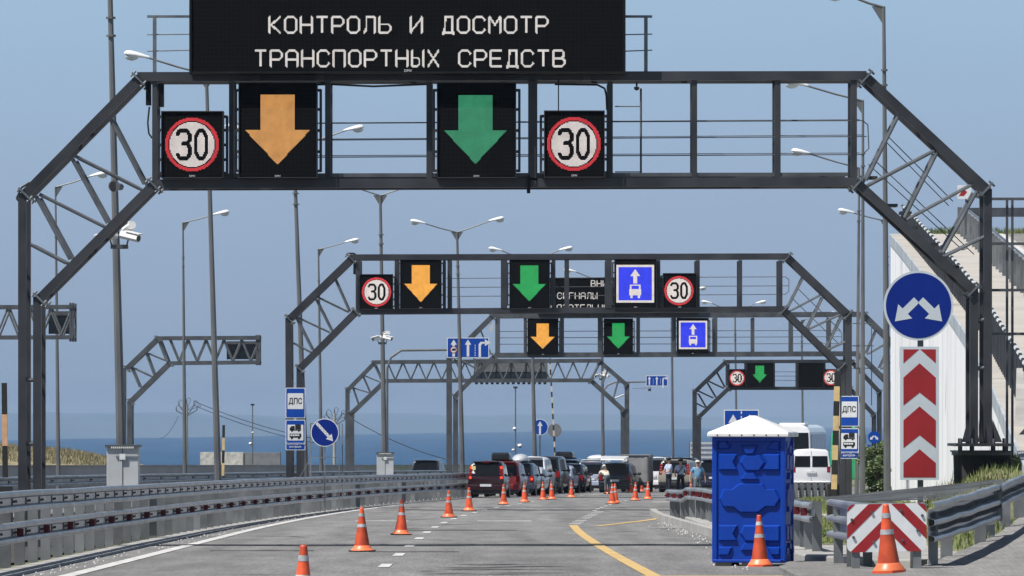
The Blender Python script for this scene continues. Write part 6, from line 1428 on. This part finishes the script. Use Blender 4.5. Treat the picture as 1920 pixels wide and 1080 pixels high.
# ================================================================== PEOPLE
def skin(name, verts, edges, radii, m, parent, lev=2):
    me = bpy.data.meshes.new(name); me.from_pydata([Vector(v) for v in verts], edges, []); me.materials.append(M[m])
    ob = bpy.data.objects.new(name, me); COL.objects.link(ob); ob.parent = parent; ORG[ob.name] = Vector()
    sk = ob.modifiers.new('skin', 'SKIN'); sk.use_smooth_shade = True
    for i, r in enumerate(radii): me.skin_vertices[0].data[i].radius = (r, r) if not isinstance(r, tuple) else r
    me.skin_vertices[0].data[0].use_root = True
    sb = ob.modifiers.new('sub', 'SUBSURF'); sb.levels = lev; sb.render_levels = lev
    return ob
def person(label, px, s, yaw, h, J, shirt, trousers, extra=None, short=False, dz=0):
    b = W(px, base_py(s), s); b.z = gz(b.y) + dz; t = thing('person', label, 'person', b, None); ORG[t.name] = Vector(); t.rotation_euler = (0, 0, math.radians(yaw)); k = h / 1.75; t.scale = (k, k, k)
    # facing -Y; J joints
    V = {}; V.update(pelvis=(0, 0, .95), waist=(0, 0, 1.08), chest=(0, 0, 1.30), neck=(0, 0, 1.49), chin=(0, -.02, 1.57), head=(0, -.01, 1.66), crown=(0, 0, 1.74))
    for sx_, q in ((-1, 'r'), (1, 'l')):
        V.update({q + 'sh': (.19 * sx_, 0, 1.42), q + 'el': (.25 * sx_, .03, 1.13), q + 'wr': (.26 * sx_, -.05, .88), q + 'hip': (.09 * sx_, 0, .90), q + 'kn': (.10 * sx_, -.02, .50), q + 'an': (.11 * sx_, .02, .09), q + 'toe': (.13 * sx_, -.17, .035)})
    V.update(J); V = {a: Vector(c) for a, c in V.items()}
    names = []; idx = {}; verts = []; rad = []; edges = []
    def add(n_, p, r): idx[n_] = len(verts); verts.append(p); rad.append(r)
    R_ = dict(pelvis=(.15, .11), waist=(.13, .10), chest=(.155, .11), neck=.058, chin=.075, head=(.088, .098), crown=.06)
    for n_ in ('pelvis', 'waist', 'chest', 'neck', 'chin', 'head', 'crown'): add(n_, V[n_], R_[n_])
    edges += [(0, 1), (1, 2), (2, 3), (3, 4), (4, 5), (5, 6)]
    hd = V['head']; fwd = (V['chin'] - V['neck']); fwd = Vector((0, -1, 0)) if abs(V['neck'].y) < .2 else (V['head'] - V['neck']).normalized() * .5 + Vector((0, -.3, -.8)); fwd.normalize()
    for q in 'rl':
        sx_ = -1 if q == 'r' else 1
        for n_, r in (('sh', .062), ('el', .045), ('wr', .03), ('hip', .088), ('kn', .058), ('an', .042), ('toe', .04)): add(q + n_, V[q + n_], r)
        e = lambda a, c: edges.append((idx[a], idx[c]))
        e('chest', q + 'sh'); e(q + 'sh', q + 'el'); e(q + 'el', q + 'wr'); e('pelvis', q + 'hip'); e(q + 'hip', q + 'kn'); e(q + 'kn', q + 'an'); e(q + 'an', q + 'toe')
        d = (V[q + 'wr'] - V[q + 'el']).normalized(); side = Vector((0, -1, 0)) if abs(d.y) < .8 else Vector((1, 0, 0)); add(q + 'palm', V[q + 'wr'] + d * .065, (.038, .02)); e(q + 'wr', q + 'palm')
        inn = Vector((-sx_, 0, 0))
        for f_, (o_, L_) in enumerate(((-.03, .062), (-.01, .075), (.01, .07), (.03, .055))):
            p1 = V[q + 'wr'] + d * .10 + side * o_; p2 = p1 + d * L_ * .55 + inn * .008; p3 = p2 + d * L_ * .4 + inn * .022
            add(f'{q}f{f_}a', p1, .011); add(f'{q}f{f_}b', p2, .009); add(f'{q}f{f_}c', p3, .008); e(q + 'palm', f'{q}f{f_}a'); e(f'{q}f{f_}a', f'{q}f{f_}b'); e(f'{q}f{f_}b', f'{q}f{f_}c')
        add(q + 't1', V[q + 'wr'] + d * .045 + side * .045 + inn * .012, .011); add(q + 't2', V[q + 'wr'] + d * .085 + side * .062 + inn * .02, .009); e(q + 'palm', q + 't1'); e(q + 't1', q + 't2')
    skin('body', verts, edges, rad, 'skin', t)
    # clothing over the same joints
    SV = [V['waist'] + (V['pelvis'] - V['waist']) * 1.35, V['waist'], V['chest'], V['neck'].lerp(V['chest'], .28)]; SR = [(.168, .128), (.158, .122), (.18, .132), (.09, .08)]; SE = [(0, 1), (1, 2), (2, 3)]
    for q in 'rl':
        o = len(SV); SV += [V[q + 'sh'], V[q + 'sh'].lerp(V[q + 'el'], .72)]; SR += [.082, .075]; SE += [(2, o), (o, o + 1)]
    skin('shirt', SV, SE, SR, shirt, t)
    TV = [V['pelvis'], V['waist'].lerp(V['pelvis'], .1)]; TR = [(.165, .125), (.15, .115)]; TE = [(0, 1)]
    for q in 'rl':
        o = len(TV); TV += [V[q + 'hip'], V[q + 'kn']]; TR += [.105, .082]; TE += [(0, o), (o, o + 1)]
        if not short: TV.append(V[q + 'an'] + Vector((0, 0, .02))); TR.append(.068); TE.append((o + 1, o + 2))
    skin('trousers', TV, TE, TR, trousers, t)
    for q in 'rl':
        skin('shoe', [V[q + 'an'] + Vector((0, .02, -.03)), V[q + 'toe'] + Vector((0, 0, .005))], [(0, 1)], [.056, .05], 'rubber', t, 1)
    mb = MB(); mb.ell(V['head'] + Vector((0, .02, .03)), (.105, .115, .10), 14, 8, -.15, 1); mb.build('hair', 'hair', t, smooth=True)
    mb = MB()
    for sx_ in (-1, 1): mb.ell(V['head'] + Vector((.035 * sx_, -.095, .0)), (.014, .01, .01), 8, 5); mb.ell(V['head'] + Vector((.095 * sx_, .01, -.01)), (.015, .025, .035), 8, 5)
    mb.ell(V['head'] + Vector((0, -.112, -.03)), (.014, .022, .022), 8, 5); mb.box(V['head'] + Vector((0, -.098, -.07)), (.045, .01, .01)); mb.build('face_features', 'skin', t, smooth=True)
    if extra: extra(t, V)
    return t
def police_cap(t, V):
    h = V['head']; mb = MB(); mb.ell(h + Vector((0, 0, .085)), (.14, .15, .04), 16, 6); mb.tube(h + Vector((0, 0, .04)), h + Vector((0, 0, .09)), .115, 14); cp = mb.build('cap', 'navy', t, smooth=False)
    mb = MB(); mb.ell(h + Vector((0, -.13, .045)), (.08, .06, .012), 12, 4); mb.build('visor', 'plastic', cp)
    mb = MB(); mb.tube(V['waist'] + Vector((0, 0, -.09)), V['waist'] + Vector((0, 0, -.04)), .165, 16); mb.build('belt', 'plastic', t)
def police_vest(t, V):
    police_cap(t, V); mb = MB(); mb.bar(V['chest'] + Vector((-.14, .145, .14)), V['waist'] + Vector((.16, .13, -.02)), .04, .012, (0, 1, 0)); mb.build('strap', 'navy', t)
person('policeman in short-sleeved pale shirt and dark cap, left one, seen side-on', 1254, 40.6, -65, 1.76, {'rel': (-.24, -.12, 1.16), 'rwr': (-.12, -.3, 1.12), 'lel': (.24, -.1, 1.15), 'lwr': (.1, -.28, 1.1), 'rtoe': (-.12, -.18, .035)}, 'paleblue', 'navy', police_cap)
person('policeman in pale shirt seen from behind with a dark strap across his back', 1276, 39.6, 176, 1.70, {'rel': (-.28, 0, 1.14), 'rwr': (-.22, -.2, 1.02), 'lel': (.28, .02, 1.14), 'lwr': (.26, -.16, 1.0), 'ran': (-.15, .02, .09), 'lan': (.15, .02, .09), 'rkn': (-.13, -.02, .5), 'lkn': (.13, -.02, .5), 'rtoe': (-.17, -.16, .035), 'ltoe': (.17, -.16, .035)}, 'paleblue', 'navy', police_vest)
def white_cap(t, V):
    h = V['head']; mb = MB(); mb.ell(h + Vector((0, 0, .05)), (.115, .125, .09), 14, 6, -.1, 1); cp = mb.build('cap', 'creamcloth', t, smooth=True); mb = MB(); mb.ell(h + Vector((0, -.14, .05)), (.08, .07, .012), 12, 4); mb.build('visor', 'navy', cp)
person('man in light blue T-shirt and pale cap walking towards the camera behind the low wall', 1308, 44, 6, 1.62, {'rel': (-.33, 0, 1.16), 'rwr': (-.36, -.06, .92), 'lel': (.33, .02, 1.16), 'lwr': (.36, .0, .92), 'rkn': (-.14, -.16, .52), 'ran': (-.14, -.10, .12), 'rtoe': (-.15, -.3, .05), 'lan': (.14, .16, .10), 'lkn': (.12, .0, .5), 'ltoe': (.15, 0, .035)}, 'tshirt', 'camo', white_cap, short=True)
person('person in cream clothes bending into the open boot of the black car', 1139, 37.6, 205, 1.65, {'waist': (0, -.10, 1.05), 'chest': (0, -.32, 1.18), 'neck': (0, -.50, 1.24), 'chin': (0, -.57, 1.22), 'head': (0, -.64, 1.24), 'crown': (0, -.70, 1.27), 'rsh': (-.19, -.42, 1.2), 'lsh': (.19, -.42, 1.2), 'rel': (-.22, -.55, .98), 'lel': (.22, -.55, .98), 'rwr': (-.2, -.74, .86), 'lwr': (.2, -.74, .86)}, 'creamcloth', 'camo')

# ================================================================== HAZE
mb = MB(); mb.box((0, 9800, 7), (12400, 20600, 76)); hz = mb.build('haze', M['lens'], org=(0, 0, 0)); hz['kind'] = 'stuff'
hm = bpy.data.materials.new('haze_air'); hm.use_nodes = True; n_ = hm.node_tree; n_.nodes.clear(); oo = n_.nodes.new('ShaderNodeOutputMaterial'); pv = n_.nodes.new('ShaderNodeVolumePrincipled')
pv.inputs['Color'].default_value = (0.46, 0.62, 0.84, 1); pv.inputs['Density'].default_value = 0.00006; pv.inputs['Anisotropy'].default_value = 0.0
n_.links.new(pv.outputs[0], oo.inputs['Volume']); hz.data.materials.clear(); hz.data.materials.append(hm)
